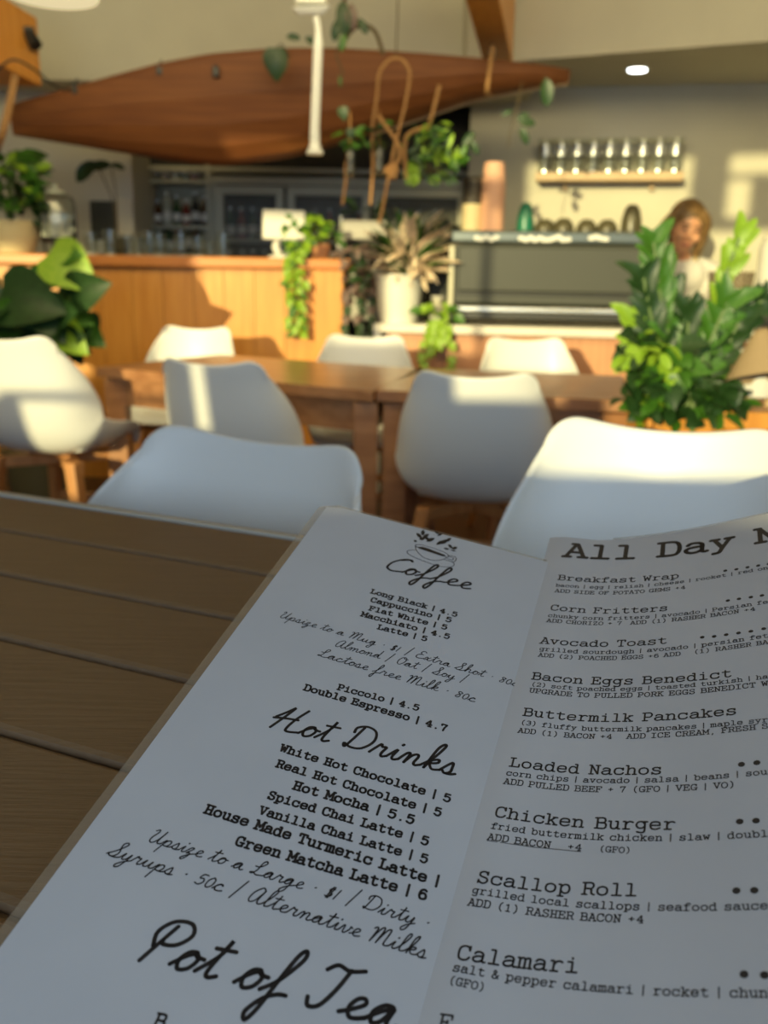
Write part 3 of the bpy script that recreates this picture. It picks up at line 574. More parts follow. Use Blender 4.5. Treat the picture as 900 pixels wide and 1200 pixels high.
def chair(px, py, Y, rz, label, sc_=1.0, dz=0):
    o = chair0 if not used else copy_tree(chair0); used.append(o)
    p = at(px, py, Y); o.location = (p.x, p.y, dz); o.rotation_euler = (0, 0, math.radians(rz)); o['label'] = label; o['group'] = 'white shell chairs around the tables'
    o.scale = sc_ if isinstance(sc_, tuple) else (sc_,) * 3
    return o
# px/Y locate the chair base centre; each then turned about z
chair(158, 520, 1.23, 150, 'white shell chair in full shade just behind the far edge of the brown slatted table', (1.30, 1.10, .985))
chair(768, 520, 1.13, 160, 'white shell chair with sunlit top nearest the food page of the menu', 1.04)
chair(558, 520, 2.68, -8, 'white shell chair before the middle of the wooden tables, only its top rim sunlit', 1.0)
chair(291, 500, 2.90, -18, 'shaded white shell chair with two bright upright sun stripes on its back')
chair(68, 480, 3.20, -16, 'fully sunlit white shell chair at the far left below the big-leaved plant', 1.05)
chair(212, 400, 4.15, 174, 'small sunlit white shell chair against the orange bar, behind the chair with sun stripes')
chair(424, 410, 3.72, 178, 'shaded white shell chair on the bar side of the table, below the white planter')
chair(630, 415, 3.72, 184, 'sunlit white shell chair on the far side of the table, below the coffee machine')

# ================================================================ WOODEN TABLES
def wood_table(lab, fl, fr, depth, grp='wooden dining tables pushed end to end', skew=0.0):
    a = on(*fl, TZ); b = on(*fr, TZ); d = V((b.x - a.x, b.y - a.y, 0)); L = d.length; d.normalize(); n = V((-d.y, d.x, 0))
    t = thing('wooden_table', lab, 'table', (a.x, a.y, 0), grp)
    o0 = V((a.x, a.y, 0)); nb = 5
    for i in range(nb):
        y0, y1 = depth * i / nb + .002, depth * (i + 1) / nb - .002
        q = [o0 + n * y0, o0 + d * (L - y0 * skew) + n * y0, o0 + d * (L - y1 * skew) + n * y1, o0 + n * y1]
        MB().hexa([p + V((0, 0, TZ - .035)) for p in q] + [p + V((0, 0, TZ)) for p in q]).build('plank', M['table_wood'], t, bevel=.003)
    mb = MB(); i_ = .05
    c = [o0 + d * i_ + n * i_, o0 + d * (L - i_) + n * i_, o0 + d * (L - i_ - depth * skew) + n * (depth - i_), o0 + d * i_ + n * (depth - i_)]
    for k_ in range(4): 
        z = V((0, 0, TZ - .085)); mb.bar(c[k_] + z, c[(k_ + 1) % 4] + z, .025, .10)
    mb.build('apron', M['table_wood'], t)
    for p in c:
        MB().bar(p + V((0, 0, TZ - .04)), p, .075, .075, up=(0, 1, 0)).build('leg', M['table_wood'], t, bevel=.004)
    return t
wood_table('left of the two wooden tables pushed end to end, behind the sun-striped chair', (112, 430), (436, 458), .70, skew=.24)
wood_table('wooden table carrying the leafy planters, right of the two pushed end to end', (441, 457), (742, 470), .72)

# ================================================================ BAR (orange counter)
BY = 4.75
bl, br = at(-60, 300, BY), at(406, 300, BY)
zt = at(200, 300, BY).z
bar = thing('bar_counter', 'long orange timber bar counter at the left with glasses along its top', 'counter', (-1.2, BY, 0))
xa, xb = bl.x - .5, br.x
npn = 15; wv = (xb - xa - .16) / npn
for i in range(npn):
    x = xa + wv * (i + .5); MB().box((x, BY + .03, (zt - .05) / 2), (wv - .003, .025, zt - .05)).build('front_panel', M['orange_wood'], bar)
MB().box((xb - .09, BY + .02, (zt - .05) / 2), (.15, .05, zt - .05)).build('corner_post', M['orange_wood'], bar, bevel=.004)
MB().box((xb - .02, BY + .33, (zt - .05) / 2), (.03, .58, zt - .05)).build('end_panel', M['orange_wood'], bar)
MB().box(((xa + xb) / 2, BY + .30, zt - .027), (xb - xa + .04, .66, .054)).build('counter_top', M['bar_top_wood'], bar, bevel=.008)
MB().box(((xa + xb) / 2, BY + .60, (zt - .05) / 2), (xb - xa - .1, .02, zt - .06)).build('rear_panel', M['dark'], bar)

# ================================================================ COFFEE BENCH
BZ = 0.84
ba, bb_ = at(438, 379, 4.50), at(930, 397, 4.25)
BZ = ba.z
bd = V((bb_.x - ba.x, bb_.y - ba.y, 0)).normalized(); bn = V((-bd.y, bd.x, 0)); bo = V((ba.x, ba.y, 0)); BA = math.atan2(bd.y, bd.x)
BL_ = 2.7
def bp(a, b, z=0): return bo + bd * a + bn * b + V((0, 0, z))
bench = thing('coffee_bench', 'timber-fronted coffee bench with a cream top carrying the espresso machine', 'counter', tuple(bp(1, .3)))
def obox(a0, a1, b0, b1, z0, z1):
    return MB().hexa([bp(a0, b0, z0), bp(a1, b0, z0), bp(a1, b1, z0), bp(a0, b1, z0), bp(a0, b0, z1), bp(a1, b0, z1), bp(a1, b1, z1), bp(a0, b1, z1)])
obox(0, BL_, -.02, .58, BZ - .04, BZ).build('counter_top', M['bench_top'], bench, bevel=.004)
for i in range(9): obox(.06 + i * .29, .06 + i * .29 + .286, .03, .055, .08, BZ - .04).build('front_panel', M['bench_wood'], bench)
obox(0, .035, 0, .56, 0, BZ - .04).build('end_panel', M['white_pl'], bench)
obox(.05, BL_ - .05, .53, .55, 0, BZ - .05).build('rear_panel', M['dark'], bench)

# ================================================================ ESPRESSO MACHINE
ma, mz = at(527, 385, 4.56), 0
m0 = (V((ma.x, ma.y, 0)) - bo).dot(bd); m1 = m0 + 1.0
em = thing('espresso_machine', 'wide dark grey espresso machine with cups along its top', 'coffee machine', tuple(bp((m0 + m1) / 2, .3, BZ)))
zt_m = at(640, 272, 4.6).z
def mbox(a0, a1, b0, b1, z0, z1, name, m, bev=.006, lab=None):
    o = obox(m0 + a0, m0 + a1, b0, b1, z0, z1).build(name, m, em, bevel=bev)
    if lab: o['label'] = lab
    return o
hz_ = zt_m - BZ
mbox(.0, 1.0, .10, .55, BZ + hz_ * .22, zt_m - .06, 'body', M['machine'], .012)
mbox(.03, .97, .085, .10, BZ + hz_ * .36, zt_m - .075, 'rear_panel', M['machine'], .008)
mbox(-.01, 1.01, .09, .56, zt_m - .058, zt_m, 'cup_tray', M['machine2'], .012)
mbox(0, 1.0, .085, .10, BZ + hz_ * .33, BZ + hz_ * .352, 'groove_strip', M['black'], .002)
mbox(.02, .98, .07, .55, BZ + hz_ * .15, BZ + hz_ * .20, 'drip_tray', M['steel'], .004)
mbox(.05, .95, .12, .5, BZ + .03, BZ + hz_ * .16, 'lower_body', M['black'], .004)
for a in (-.015, .985): mbox(a, a + .03, .08, .50, BZ + .02, zt_m - .07, 'side_panel', M['alu'], .006)
for a in (.06, .94):
    for b in (.14, .46): MB().tube([bp(m0 + a, b, BZ), bp(m0 + a, b, BZ + .04)], .018, 10).build('foot', M['steel'], em)
for a in (.2, .5, .8):
    g = MB().tube([bp(m0 + a, .58, BZ + .27), bp(m0 + a, .58, BZ + .20)], [.035, .035], 12).build('group_head', M['steel'], em, smooth=True)
    MB().tube([bp(m0 + a, .60, BZ + .215), bp(m0 + a, .76, BZ + .20)], [.012, .016], 8).build('handle', M['black'], g)
def floral(a0, a1):  # white leafy motifs along the tray edge
    mb = MB(); n = int((a1 - a0) / .022)
    for i in range(n):
        a = m0 + a0 + .022 * i; z = zt_m - .035 + random.uniform(-.008, .012)
        pts = [bp(a + .014 * math.cos(t) * 1.2, .084, z + .011 * math.sin(t)) for t in [k_ * math.pi / 4 for k_ in range(8)]]
        mb.add(pts + [p + bn * .004 for p in pts], [tuple(range(8))] + [(k_, (k_ + 1) % 8, 8 + (k_ + 1) % 8, 8 + k_) for k_ in range(8)])
    mb.build('white_motif', M['white_pl'], em)
floral(.12, .23); floral(.33, .58); floral(.66, .76)
# cups on the machine
def cup(name, x, ybase, Y, r, h, m, label, cat='cup', group=None, inv=True, n=18):
    p = at(x, ybase, Y); return cup_at(name, p, r, h, m, label, cat, group, inv, n)
def cup_at(name, p, r, h, m, label, cat, group, inv=True, n=18):
    if inv: prof = [(r, 0), (r * 1.02, h * .1), (r * .95, h * .5), (r * .72, h * .88), (r * .5, h), (r * .42, h + .006), (r * .38, h + .006), (0.0005, h)]
    else: prof = [(r * .7, 0), (r * .85, h * .3), (r, h), (r - .004, h), (r * .8, h * .3), (.0005, h * .12)]
    o = MB().lathe(prof, p, n).build(name, m, smooth=True); o.data.transform(Matrix.Translation(-p)); o.location = p
    return tag(o, label, cat, group)
def mtop(x, dep=.22, y=272):
    r = ray(x, y); a = bp(0, dep); t = (a - EYE).dot(bn) / r.dot(bn); q = EYE + r * t; return V((q.x, q.y, zt_m))
cup_at('cup', mtop(615), .042, .13, M['teal'], 'teal green ceramic cup upside down at the left of the row on the coffee machine', 'cup', None)
for i, x in enumerate((638, 660, 687, 711)):
    cup_at('cup', mtop(x), .052, .055 if i != 1 else .06, M['olive'], ['low olive cup beside the teal cup on the coffee machine', 'second low olive cup from the teal one on the coffee machine', 'third low olive cup from the teal one on the coffee machine', 'low olive cup next to the tall olive cup on the coffee machine'][i], 'cup', 'olive cups upside down on the machine')
cup_at('cup', mtop(739), .050, .125, M['olive'], 'tall olive cup at the right end of the coffee machine top', 'cup', 'olive cups upside down on the machine')
def cup_stack(x, wpx, ytop, m, label, lidm=None, Y=.16):
    p = mtop(x, Y); r = wpx / 2 * p.y / F; zt2 = at(x, ytop, p.y).z; hh = zt2 - p.z
    t = thing('paper_cup_stack', label, 'cups', tuple(p), 'stacks of paper cups on the machine')
    n = 9; step = (hh - .10) / n
    for i in range(n):
        z = p.z + i * step + .001
        MB().lathe([(r, z - p.z), (r * 1.03, z - p.z + .006), (r * .99, z - p.z + .01), (r * .80, z - p.z + .10)], (p.x, p.y, p.z), 18).build('cup', lidm if (lidm and i >= n - 2) else m, t, smooth=True)
    if lidm: MB().lathe([(r * 1.02, 0), (r * 1.02, .03), (r * .9, .035), (.001, .036)], (p.x, p.y, p.z + hh - .045), 18).build('cup_lid', lidm, t, smooth=True)
cup_stack(552, 22, 205, M['beigecup'], 'beige paper cup stack with a dark top on the left of the coffee machine', M['lid'])
cup_stack(576, 27, 184, M['pinkcup'], 'pink paper cup stack next to the beige stack on the coffee machine', None)
# grinder hopper, left of the machine
p = at(533, 290, 4.95); g = thing('coffee_grinder', 'glass-topped coffee grinder behind the pink leafed plant', 'grinder', (p.x - .06, p.y, BZ))
gx = p.x - .06
MB().box((gx, p.y, BZ + .14), (.15, .18, .28)).build('body', M['machine'], g, bevel=.01)
MB().lathe([(.04, .28), (.05, .31), (.085, .42), (.085, .47)], (gx, p.y, BZ), 18).build('hopper', M['glass'], g, smooth=True)
MB().lathe([(.088, .47), (.088, .485), (.03, .50), (.03, .52), (.001, .52)], (gx, p.y, BZ), 18).build('lid', M['black'], g, smooth=True)
MB().lathe([(.038, .285), (.048, .31), (.07, .37), (.001, .385)], (gx, p.y, BZ), 14).build('coffee_beans', M['terracotta'], g, smooth=True)

# ================================================================ GLASS SHELF
sa = at(629, 209, 5.66); sb = at(797, 212, 5.50)
def wallpt(x, y, off=.10):
    r = ray(x, y); q = p0 - nR * off; t = (q - EYE).dot(nR) / r.dot(nR); return EYE + r * t
s0, s1 = wallpt(629, 208, .0), wallpt(797, 211, .0)
sh = thing('wall_shelf', 'pale timber shelf on the wall above the coffee machine, holding a row of glasses', 'shelf', tuple((s0 + s1) / 2))
zsh = s0.z
mb = MB().hexa([V((s.x, s.y, zsh - .035)) - nR * o for s, o in ((s0, .17), (s1, .17), (s1, .004), (s0, .004))] + [V((s.x, s.y, zsh + .012)) - nR * o for s, o in ((s0, .17), (s1, .17), (s1, .004), (s0, .004))])
mb.build('board', M['shelf'], sh, bevel=.004)
for f in (.2, .8):
    q = s0.lerp(s1, f); MB().box((q.x, q.y - .03, zsh - .055), (.02, .05, .045), math.atan2(dR.y, dR.x)).build('bracket', M['shelf'], sh)
words = ['leftmost of the row', 'second from the left', 'third from the left', 'fourth from the left', 'in the middle of the row', 'fourth from the right', 'third from the right', 'second from the right', 'rightmost of the row']
gp = None
for i in range(9):
    q = s0.lerp(s1, (i + .5) / 9) - nR * .09; q = V((q.x, q.y, zsh + .0125))
    if gp is None:
        gp = thing('drinking_glass', '', 'glass', (0, 0, 0), 'glasses on the wall shelf')
        MB().lathe([(.036, 0), (.040, .06), (.043, .155), (.040, .155), (.037, .06), (.033, .010), (.001, .008)], (0, 0, 0), 18).build('glass_wall', M['glass'], gp, smooth=True)
        MB().lathe([(.037, .0005), (.037, .012), (.001, .013)], (0, 0, 0), 18).build('base', M['steel'], gp, smooth=True)
        MB().lathe([(.0405, .075), (.0425, .125), (.0430, .125), (.0412, .075)], (0, 0, 0), 18).build('metal_sleeve', M['steel'], gp, smooth=True)
        o = gp
    else: o = copy_tree(gp)
    o.location = q; o.scale = (1, 1, 1.25); o['label'] = 'tall shiny drinking glass on the wall shelf, ' + words[i]

# ================================================================ RECESS: FRIDGE AND BACK BAR
FY = 6.1
def fx(x): return at(x, 270, FY).x
def fz(y): return at(330, y, FY).z
fr = thing('bar_fridge', 'upright three-door glass fridge with grey frames behind the bar', 'fridge', ((fx(250) + fx(545)) / 2, FY, 0))
x0, x1 = fx(252), fx(546); zt_f = fz(214)
MB().box(((x0 + x1) / 2, FY + .30, zt_f / 2), (x1 - x0, .02, zt_f)).build('back_panel', M['dark'], fr)
for x in (x0, x1): MB().box((x, FY + .17, zt_f / 2), (.04, .30, zt_f)).build('side_panel', M['alu'], fr)
MB().box(((x0 + x1) / 2, FY + .16, zt_f + .01), (x1 - x0 + .04, .32, .05)).build('top_panel', M['alu'], fr)
MB().box(((x0 + x1) / 2, FY + .16, .06), (x1 - x0, .30, .1)).build('plinth', M['dark'], fr)
edges = [252, 335, 435, 546]
bott = []
for k_ in range(3):
    a, b = fx(edges[k_]) + .01, fx(edges[k_ + 1]) - .01; t = .05; y = FY
    d = MB().box(((a + t / 2), y, zt_f / 2), (t, .035, zt_f - .05)).box((b - t / 2, y, zt_f / 2), (t, .035, zt_f - .05)).box(((a + b) / 2, y, zt_f - .05), (b - a - 2 * t, .035, .05)).box(((a + b) / 2, y, .16), (b - a - 2 * t, .035, .1)).build('door', M['alu'], fr)
    MB().box(((a + b) / 2, y, zt_f / 2 + .06), (b - a - 2 * t, .006, zt_f - .25)).build('pane', M['pane'], d)
    MB().box((b - t / 2, y - .035, zt_f * .6), (.015, .03, .3)).build('handle', M['steel'], d)
    for zz in (1.03, 1.30):
        MB().box(((a + b) / 2, FY + .15, zz), (b - a, .24, .015)).build('shelf', M['alu'], fr)
        for i in range(5): bott.append((a + .07 + i * (b - a - .14) / 4, FY + .12, zz + .0085))
bp0 = None; cols = ['amber', 'greenb', 'dark', 'clearb', 'redb']
protos = {}
def bottle(pos, colr, h, r, label, group):
    key = colr
    if key not in protos:
        o = thing('bottle', '', 'bottle', (0, 0, 0)); 
        MB().lathe([(.030, 0), (.032, .01), (.032, .12), (.026, .155), (.012, .185), (.012, .215)], (0, 0, 0), 12).build('bottle_body', M[colr], o, smooth=True)
        MB().lathe([(.0135, .213), (.0135, .232), (.001, .232)], (0, 0, 0), 10).build('cap', M['steel'], o, smooth=True)
        MB().lathe([(.0325, .04), (.0325, .10)], (0, 0, 0), 12).build('paper_label', M['white_pl'], o, smooth=True)
        protos[key] = o
    else: o = copy_tree(protos[key])
    o.location = pos; o.scale = (r / .032, r / .032, h / .232); o['label'] = label; o['group'] = group; return o
nm = {'amber': 'brown', 'greenb': 'green', 'dark': 'black', 'clearb': 'pale', 'redb': 'red'}
wd5 = ('leftmost', 'second', 'middle', 'fourth', 'rightmost')
for i, p in enumerate(bott):
    c_ = cols[(i * 7 + i // 3) % 5]; bottle(p, c_, .20, .03, '%s bottle, %s on the %s shelf behind the %s fridge door' % (nm[c_], wd5[i % 5], ('lower', 'upper')[i // 5 % 2], ('left', 'middle', 'right')[i // 10]), 'bottles in the bar fridge')
p = at(302, 283, FY + .05)
tag(MB().box((fx(302), FY + .05, 1.03 + .0085 + .07), (.12, .05, .14)).build('drink_carton', M['yellow'], bevel=.004), 'yellow carton behind the left door of the bar fridge, beside the white tablet', 'carton')
# open back-bar shelf between the left wall and the fridge
bx0, bx1 = fx(160), fx(248)
bs = thing('back_bar_shelf', 'grey-green shelving unit packed with bottles, left of the fridge', 'shelving', ((bx0 + bx1) / 2, FY + .1, 0))
MB().box(((bx0 + bx1) / 2, FY + .28, .9), (bx1 - bx0, .02, 1.8)).build('back_panel', M['alu'], bs)
for x in (bx0 + .015, bx1 - .015): MB().box((x, FY + .14, .9), (.03, .28, 1.8)).build('side_panel', M['alu'], bs)
zsh2 = [fz(y) for y in (300, 268, 214)]
for z in zsh2: MB().box(((bx0 + bx1) / 2, FY + .14, z), (bx1 - bx0 - .06, .27, .022)).build('shelf', M['alu'], bs)
k_ = 0
for si, z in enumerate(zsh2):
    for i in range(7):
        x = bx0 + .06 + i * (bx1 - bx0 - .12) / 6; c_ = cols[(i * 3 + si * 2) % 5]
        bottle((x, FY + .10, z + .0115), c_, .16 + .05 * ((i * 5 + si) % 3) / 2, .028, '%s bottle, %s on the %s shelf of the shelving left of the fridge' % (nm[c_], ('leftmost', 'second', 'third', 'middle', 'fifth', 'sixth', 'rightmost')[i], ('lowest', 'middle', 'top')[si]), 'bottles on the back bar shelves'); k_ += 1
# dark ceiling cabinet row above the fridge
zc = fz(207)
cab = thing('overhead_cabinet', 'dark cabinet run above the fridge, behind the canoe', 'cabinet', ((bx0 + x1) / 2, FY + .2, zc))
for i in range(4):
    w_ = (x1 - bx0) / 4; MB().box((bx0 + w_ * (i + .5), FY + .05, (zc + .06 + 2.1) / 2), (w_ - .006, .03, 2.1 - zc - .06)).build('door', M['dark'], cab)
MB().box(((bx0 + x1) / 2, FY + .2, (zc + .06 + 2.1) / 2), (x1 - bx0, .27, 2.1 - zc - .06)).build('carcass', M['dark'], cab)
MB().box(((bx0 + x1) / 2, FY + .17, zc + .04), (x1 - bx0, .33, .03)).build('lower_trim', M['alu'], cab)
# dark frame and cream card on left wall
p = at(122, 258, 5.69); tag(MB().box((p.x, 5.69, p.z), (.16, .02, .22)).build('picture_frame', M['machine'], bevel=.004), 'dark square panel hung on the white wall above the bar', 'picture')
p = at(147, 254, 5.69); tag(MB().box((p.x, 5.69, p.z), (.095, .015, .21)).build('wall_card', M['cream_pot'], bevel=.003), 'cream card on the wall corner right of the dark square panel', 'card')

# ================================================================ THINGS ON THE BAR
def put(x, Y=BY + .25): q = at(x, 300, Y); return V((q.x, Y, zt))
def small_glass(p, r, h, label, i):
    global gg
    if i == 0:
        gg = thing('tumbler', '', 'glass', (0, 0, 0), 'glasses on the bar top')
        MB().lathe([(.028, 0), (.033, .10), (.031, .10), (.027, .01), (.001, .008)], (0, 0, 0), 16).build('glass_wall', M['glass'], gg, smooth=True)
        MB().lathe([(.0285, .0004), (.0285, .008), (.001, .009)], (0, 0, 0), 16).build('base', M['clearb'], gg, smooth=True)
        o = gg
    else: o = copy_tree(gg)
    o.location = p; o.scale = (r / .033, r / .033, h / .1); o['label'] = label
spots = [(108, .10), (118, .35), (130, .15), (150, .3), (163, .12), (176, .33), (188, .1), (199, .25), (213, .3), (232, .15), (246, .35), (262, .3)]
for i, (x, d) in enumerate(spots):
    small_glass(put(x, BY + d), .034, (.11, .09, .13)[i % 3], 'clear tumbler on the bar top, %s' % ['nearest the glass cloche', 'second to the right of the glass cloche', 'under the dark square panel', 'below the cream card', 'just right of the cream card', 'in front of the brown bottles', 'left of the shiny pair', 'left one of the shiny pair', 'right one of the shiny pair', 'in front of the fridge corner', 'left of the fridge glass', 'nearest the white tablet'][i], i)
# POS tablet
p = put(333, BY + .28); ps = thing('tablet_stand', 'white tablet on a curved stand at the middle of the bar', 'tablet', tuple(p))
Rt_ = Matrix.Rotation(math.radians(-12), 3, 'X') @ Matrix.Rotation(math.radians(4), 3, 'Z')
MB().box(p + V((0, 0, .175)), (.225, .02, .155), m=Rt_).build('tablet', M['white_pl'], ps, bevel=.008)
MB().tube([p + V((-.02, .0, .01)), p + V((-.05, .03, .06)), p + V((-.03, .04, .13)), p + V((0, .02, .17))], [.022, .02, .018, .018], 10).build('neck', M['white_pl'], ps, smooth=True)
MB().lathe([(.085, 0), (.085, .014), (.03, .03), (.001, .03)], p, 24).build('base', M['white_pl'], ps, smooth=True)
# glass cloche / dispenser
p = put(70, BY + .18); cl_ = thing('glass_jar', 'large shiny glass jar with a knob lid beside the yellow pot', 'jar', tuple(p))
MB().lathe([(.09, .07), (.095, .08), (.098, .26), (.085, .29), (.05, .305), (.046, .305), (.08, .285), (.094, .255), (.091, .085), (.001, .08)], p, 24).build('jar_wall', M['glass'], cl_, smooth=True)
MB().lathe([(.055, .305), (.05, .32), (.015, .33), (.02, .35), (.001, .36)], p, 20).build('lid', M['clearb'], cl_, smooth=True)
MB().lathe([(.088, .085), (.092, .20), (.001, .20)], p, 20).build('water', M['glass'], cl_, smooth=True)
mb = MB()
for a in range(4): mb.tube([p + V((.075 * math.cos(a * 1.57 + .7), .075 * math.sin(a * 1.57 + .7), 0)), p + V((.075 * math.cos(a * 1.57 + .7), .075 * math.sin(a * 1.57 + .7), .07))], .006, 6)
mb.lathe([(.088, .06), (.088, .07)], p, 20).build('wire_stand', M['black'], cl_)

# ================================================================ LEAF TOOLKIT
def leaf_mesh(name, kind, m, L=1.0, Wd=.5, fold=.12, droop=.25):
    n = 7; vs = []; fs = []
    for i in range(n + 1):
        t = i / n
        if kind == 'heart': w = Wd / 2 * (math.sin(math.pi * min(1, (t + .10) / 1.10)) ** .65) * (1.25 - .75 * t)
        elif kind in ('lance', 'blade'): w = Wd / 2 * math.sin(math.pi * t) ** .8
        elif kind == 'oval': w = Wd / 2 * math.sin(math.pi * (t * .96 + .02)) ** .55
        else: w = Wd / 2 * (1 - t) ** .5 * min(1, t * 6 + .15)
        if i == n: w = .004
        z = -droop * t * t; y = L * t * (1 - .12 * droop * t)
        vs += [(-w, y, z + fold * w), (-w * .5, y, z + fold * w * .28), (0, y, z), (w * .5, y, z + fold * w * .28), (w, y, z + fold * w)]
    for i in range(n):
        for j in range(4): a = i * 5 + j; fs.append((a, a + 1, a + 6, a + 5))
    me = bpy.data.meshes.new(name); me.from_pydata(vs, [], fs); me.materials.append(m)
    for p in me.polygons: p.use_smooth = True
    return me
LM = {}
for nm_, m in (('dk', 'dkleaf'), ('md', 'leaf'), ('lt', 'ltleaf'), ('pk', 'pinkleaf'), ('pu', 'purpleleaf'), ('dead', 'deadleaf')):
    for kd, wd in (('heart', .85), ('lance', .26), ('oval', .50), ('wide', .62), ('blade', .17)): LM[nm_ + kd] = leaf_mesh('leaf', kd, M[m], 1, wd, .25, .28)
def leaf(parent, key, base, d, size, up=None, roll=0.0):
    o = bpy.data.objects.new('leaf', LM[key]); C.objects.link(o); o.parent = parent
    y = V(d).normalized(); u = V(up) if up else V((0, 0, 1))
    x = y.cross(u)
    if x.length < 1e-3: x = V((1, 0, 0))
    x.normalize(); z = x.cross(y); R = Matrix((x, y, z)).transposed() @ Matrix.Rotation(roll, 3, 'Y')
    o.matrix_local = Matrix.Translation(V(base) - parent_loc(parent)) @ R.to_4x4() @ Matrix.Scale(size, 4)
    return o
def rnd(a, b): return random.uniform(a, b)
def pot(t, p, r, h, m, taper=.75, rim=True, soil=True):
    pr = [(r * taper, 0), (r * (taper + 1) / 2 * 1.04, h * .45), (r, h * .92), (r * 1.03, h * .93), (r * 1.03, h), (r * .92, h), (r * .90, h * .88)]
    MB().lathe(pr, p, 26).build('pot', m, t, smooth=True)
    if soil: MB().lathe([(.001, h * .86), (r * .9, h * .87), (.001, h * .90)], p, 18).build('soil', M['soil'], t)
def bush(t, c, rad, keys, n, size, out=1.0, upb=.3, stems=True, stem_from=None, nst=8):
    c = V(c); ends = []
    for i in range(n):
        th = rnd(0, 2 * math.pi); ph_ = rnd(-.6, 1.0); q = V((math.cos(th) * math.sqrt(max(0, 1 - ph_ * ph_)), math.sin(th) * math.sqrt(max(0, 1 - ph_ * ph_)), ph_))
        r = rnd(.45, 1.0); b = c + V((q.x * rad[0] * r, q.y * rad[1] * r, q.z * rad[2] * r))
        d = (V((q.x, q.y, q.z * .4 + upb - .3)) * out + V((rnd(-.4, .4), rnd(-.4, .4), rnd(-.5, .2))))
        leaf(t, random.choice(keys), b, d, size * rnd(.75, 1.2), up=(rnd(-.3, .3), -.7, .7), roll=rnd(-.5, .5)); ends.append(b)
    if stems and stem_from:
        mb = MB()
        for b in random.sample(ends, min(nst, n)):
            s0_ = V(stem_from); m_ = (s0_ + b) / 2 + V((0, 0, .03)); mb.tube(spline([s0_, m_, b], 4), .0035, 5)
        mb.build('stem', M['stem'], t, smooth=True)

# yellow pot plant on the bar, far left
p = put(16, BY + .17); t = thing('potted_plant', 'bushy green plant in a pale yellow pot at the left end of the bar', 'plant', tuple(p))
pot(t, p, .145, .165, M['yellow_pot'], .72); bush(t, p + V((.0, 0, .33)), (.17, .13, .21), ['mdwide', 'mdheart', 'dkwide', 'mdwide', 'ltoval'], 120, .10, stem_from=p + V((0, 0, .15)), nst=12)
bush(t, p + V((.05, -.05, .22)), (.15, .10, .12), ['mdoval', 'dkoval'], 22, .08)
leaf(t, 'mdlance', at(18, 192, 4.95), (1, 0, .35), .14); leaf(t, 'dkoval', at(26, 196, 4.95), (.8, 0, .5), .12)
# tall stem plant with dark leaves over the bar
p = put(138, BY + .42); t = thing('tall_stem_plant', 'thin-stemmed plant with dark drooping leaves standing behind the bar glasses', 'plant', tuple(p))
pot(t, p, .07, .10, M['olive'])
e1_, e2_ = at(112, 190, 5.17), at(130, 193, 5.17)
MB().tube(spline([p + V((0, 0, .08)), at(132, 235, 5.17), e1_], 6), .004, 6).build('stem', M['brown_stem'], t); MB().tube(spline([p + V((0, 0, .08)), at(136, 230, 5.17), e2_], 6), .004, 6).build('stem', M['brown_stem'], t)
for b, d, s_ in ((e1_, (-1, 0, -.75), .15), (e1_, (-.7, -.3, -.7), .13), (e2_, (-1, 0, -.05), .12), (e2_, (.8, -.2, -.1), .08), (e1_, (-.9, .2, -.5), .14)): leaf(t, 'dkoval', b, d, s_, roll=.9)
# big-leaved plant in front of the bar, lower left
p = at(45, 470, 4.1); p = V((p.x, 4.1, 0)); t = thing('big_leaf_plant', 'large glossy dark-leaved plant standing on the floor before the bar at far left', 'plant', tuple(p))
pot(t, p, .18, .30, M['olive'])
hub = p + V((0, 0, .30)); mb = MB()
spec = [(8, 355, -.9, -.1, .26, 'dk'), (25, 365, -.4, -.2, .26, 'dk'), (-10, 375, -.7, -.2, .30, 'dk'), (60, 372, .3, .1, .26, 'dk'), (82, 345, .8, .2, .22, 'dk'), (70, 335, .4, .1, .14, 'dk'), (0, 345, -.5, .1, .24, 'dk'),
        (40, 395, .5, -.5, .26, 'dk'), (15, 398, -.3, -.6, .28, 'dk'), (78, 378, .9, -.35, .22, 'md'), (60, 362, .7, -.1, .24, 'md'), (58, 296, .9, -.55, .27, 'lt'), (64, 385, .8, -.4, .20, 'lt'), (102, 368, .6, -.9, .11, 'dk'), (92, 392, .2, -.9, .10, 'dk'), (85, 318, .5, -.8, .10, 'md'), 
        (-5, 352, -.2, -.2, .26, 'dk'), (48, 350, .1, -.2, .20, 'dk'), (88, 405, .3, -.8, .10, 'dk'), (72, 300, .7, .1, .12, 'md'), (0, 345, .9, -.1, .34, 'dk'), (0, 370, .9, -.3, .36, 'dk'), (20, 385, .9, -.2, .32, 'dk'), (4, 338, .6, -.6, .24, 'dk'), (45, 350, .5, -.6, .24, 'dk'), (65, 400, -.2, -.6, .22, 'dk')]
for i in range(16): spec.append((rnd(12, 108), rnd(322, 402), rnd(-.9, 1), rnd(-.9, .2), rnd(.11, .17), random.choice(['dk', 'md', 'dk'])))
for i, (x, y, dx, dz, s_, c_) in enumerate(spec):
    b = at(x, y, 3.95 + .12 * ((i * 7) % 4) / 3 * (1 if s_ > .12 else 1)); leaf(t, c_ + 'heart', b, (dx, -.55, dz), s_, up=(0, -1, .25), roll=rnd(-.3, .3))
    mb.tube(spline([hub, (hub + b) / 2 + V((0, .05, .02)), b], 4), .005, 5)
mb.build('stem', M['stem'], t, smooth=True)
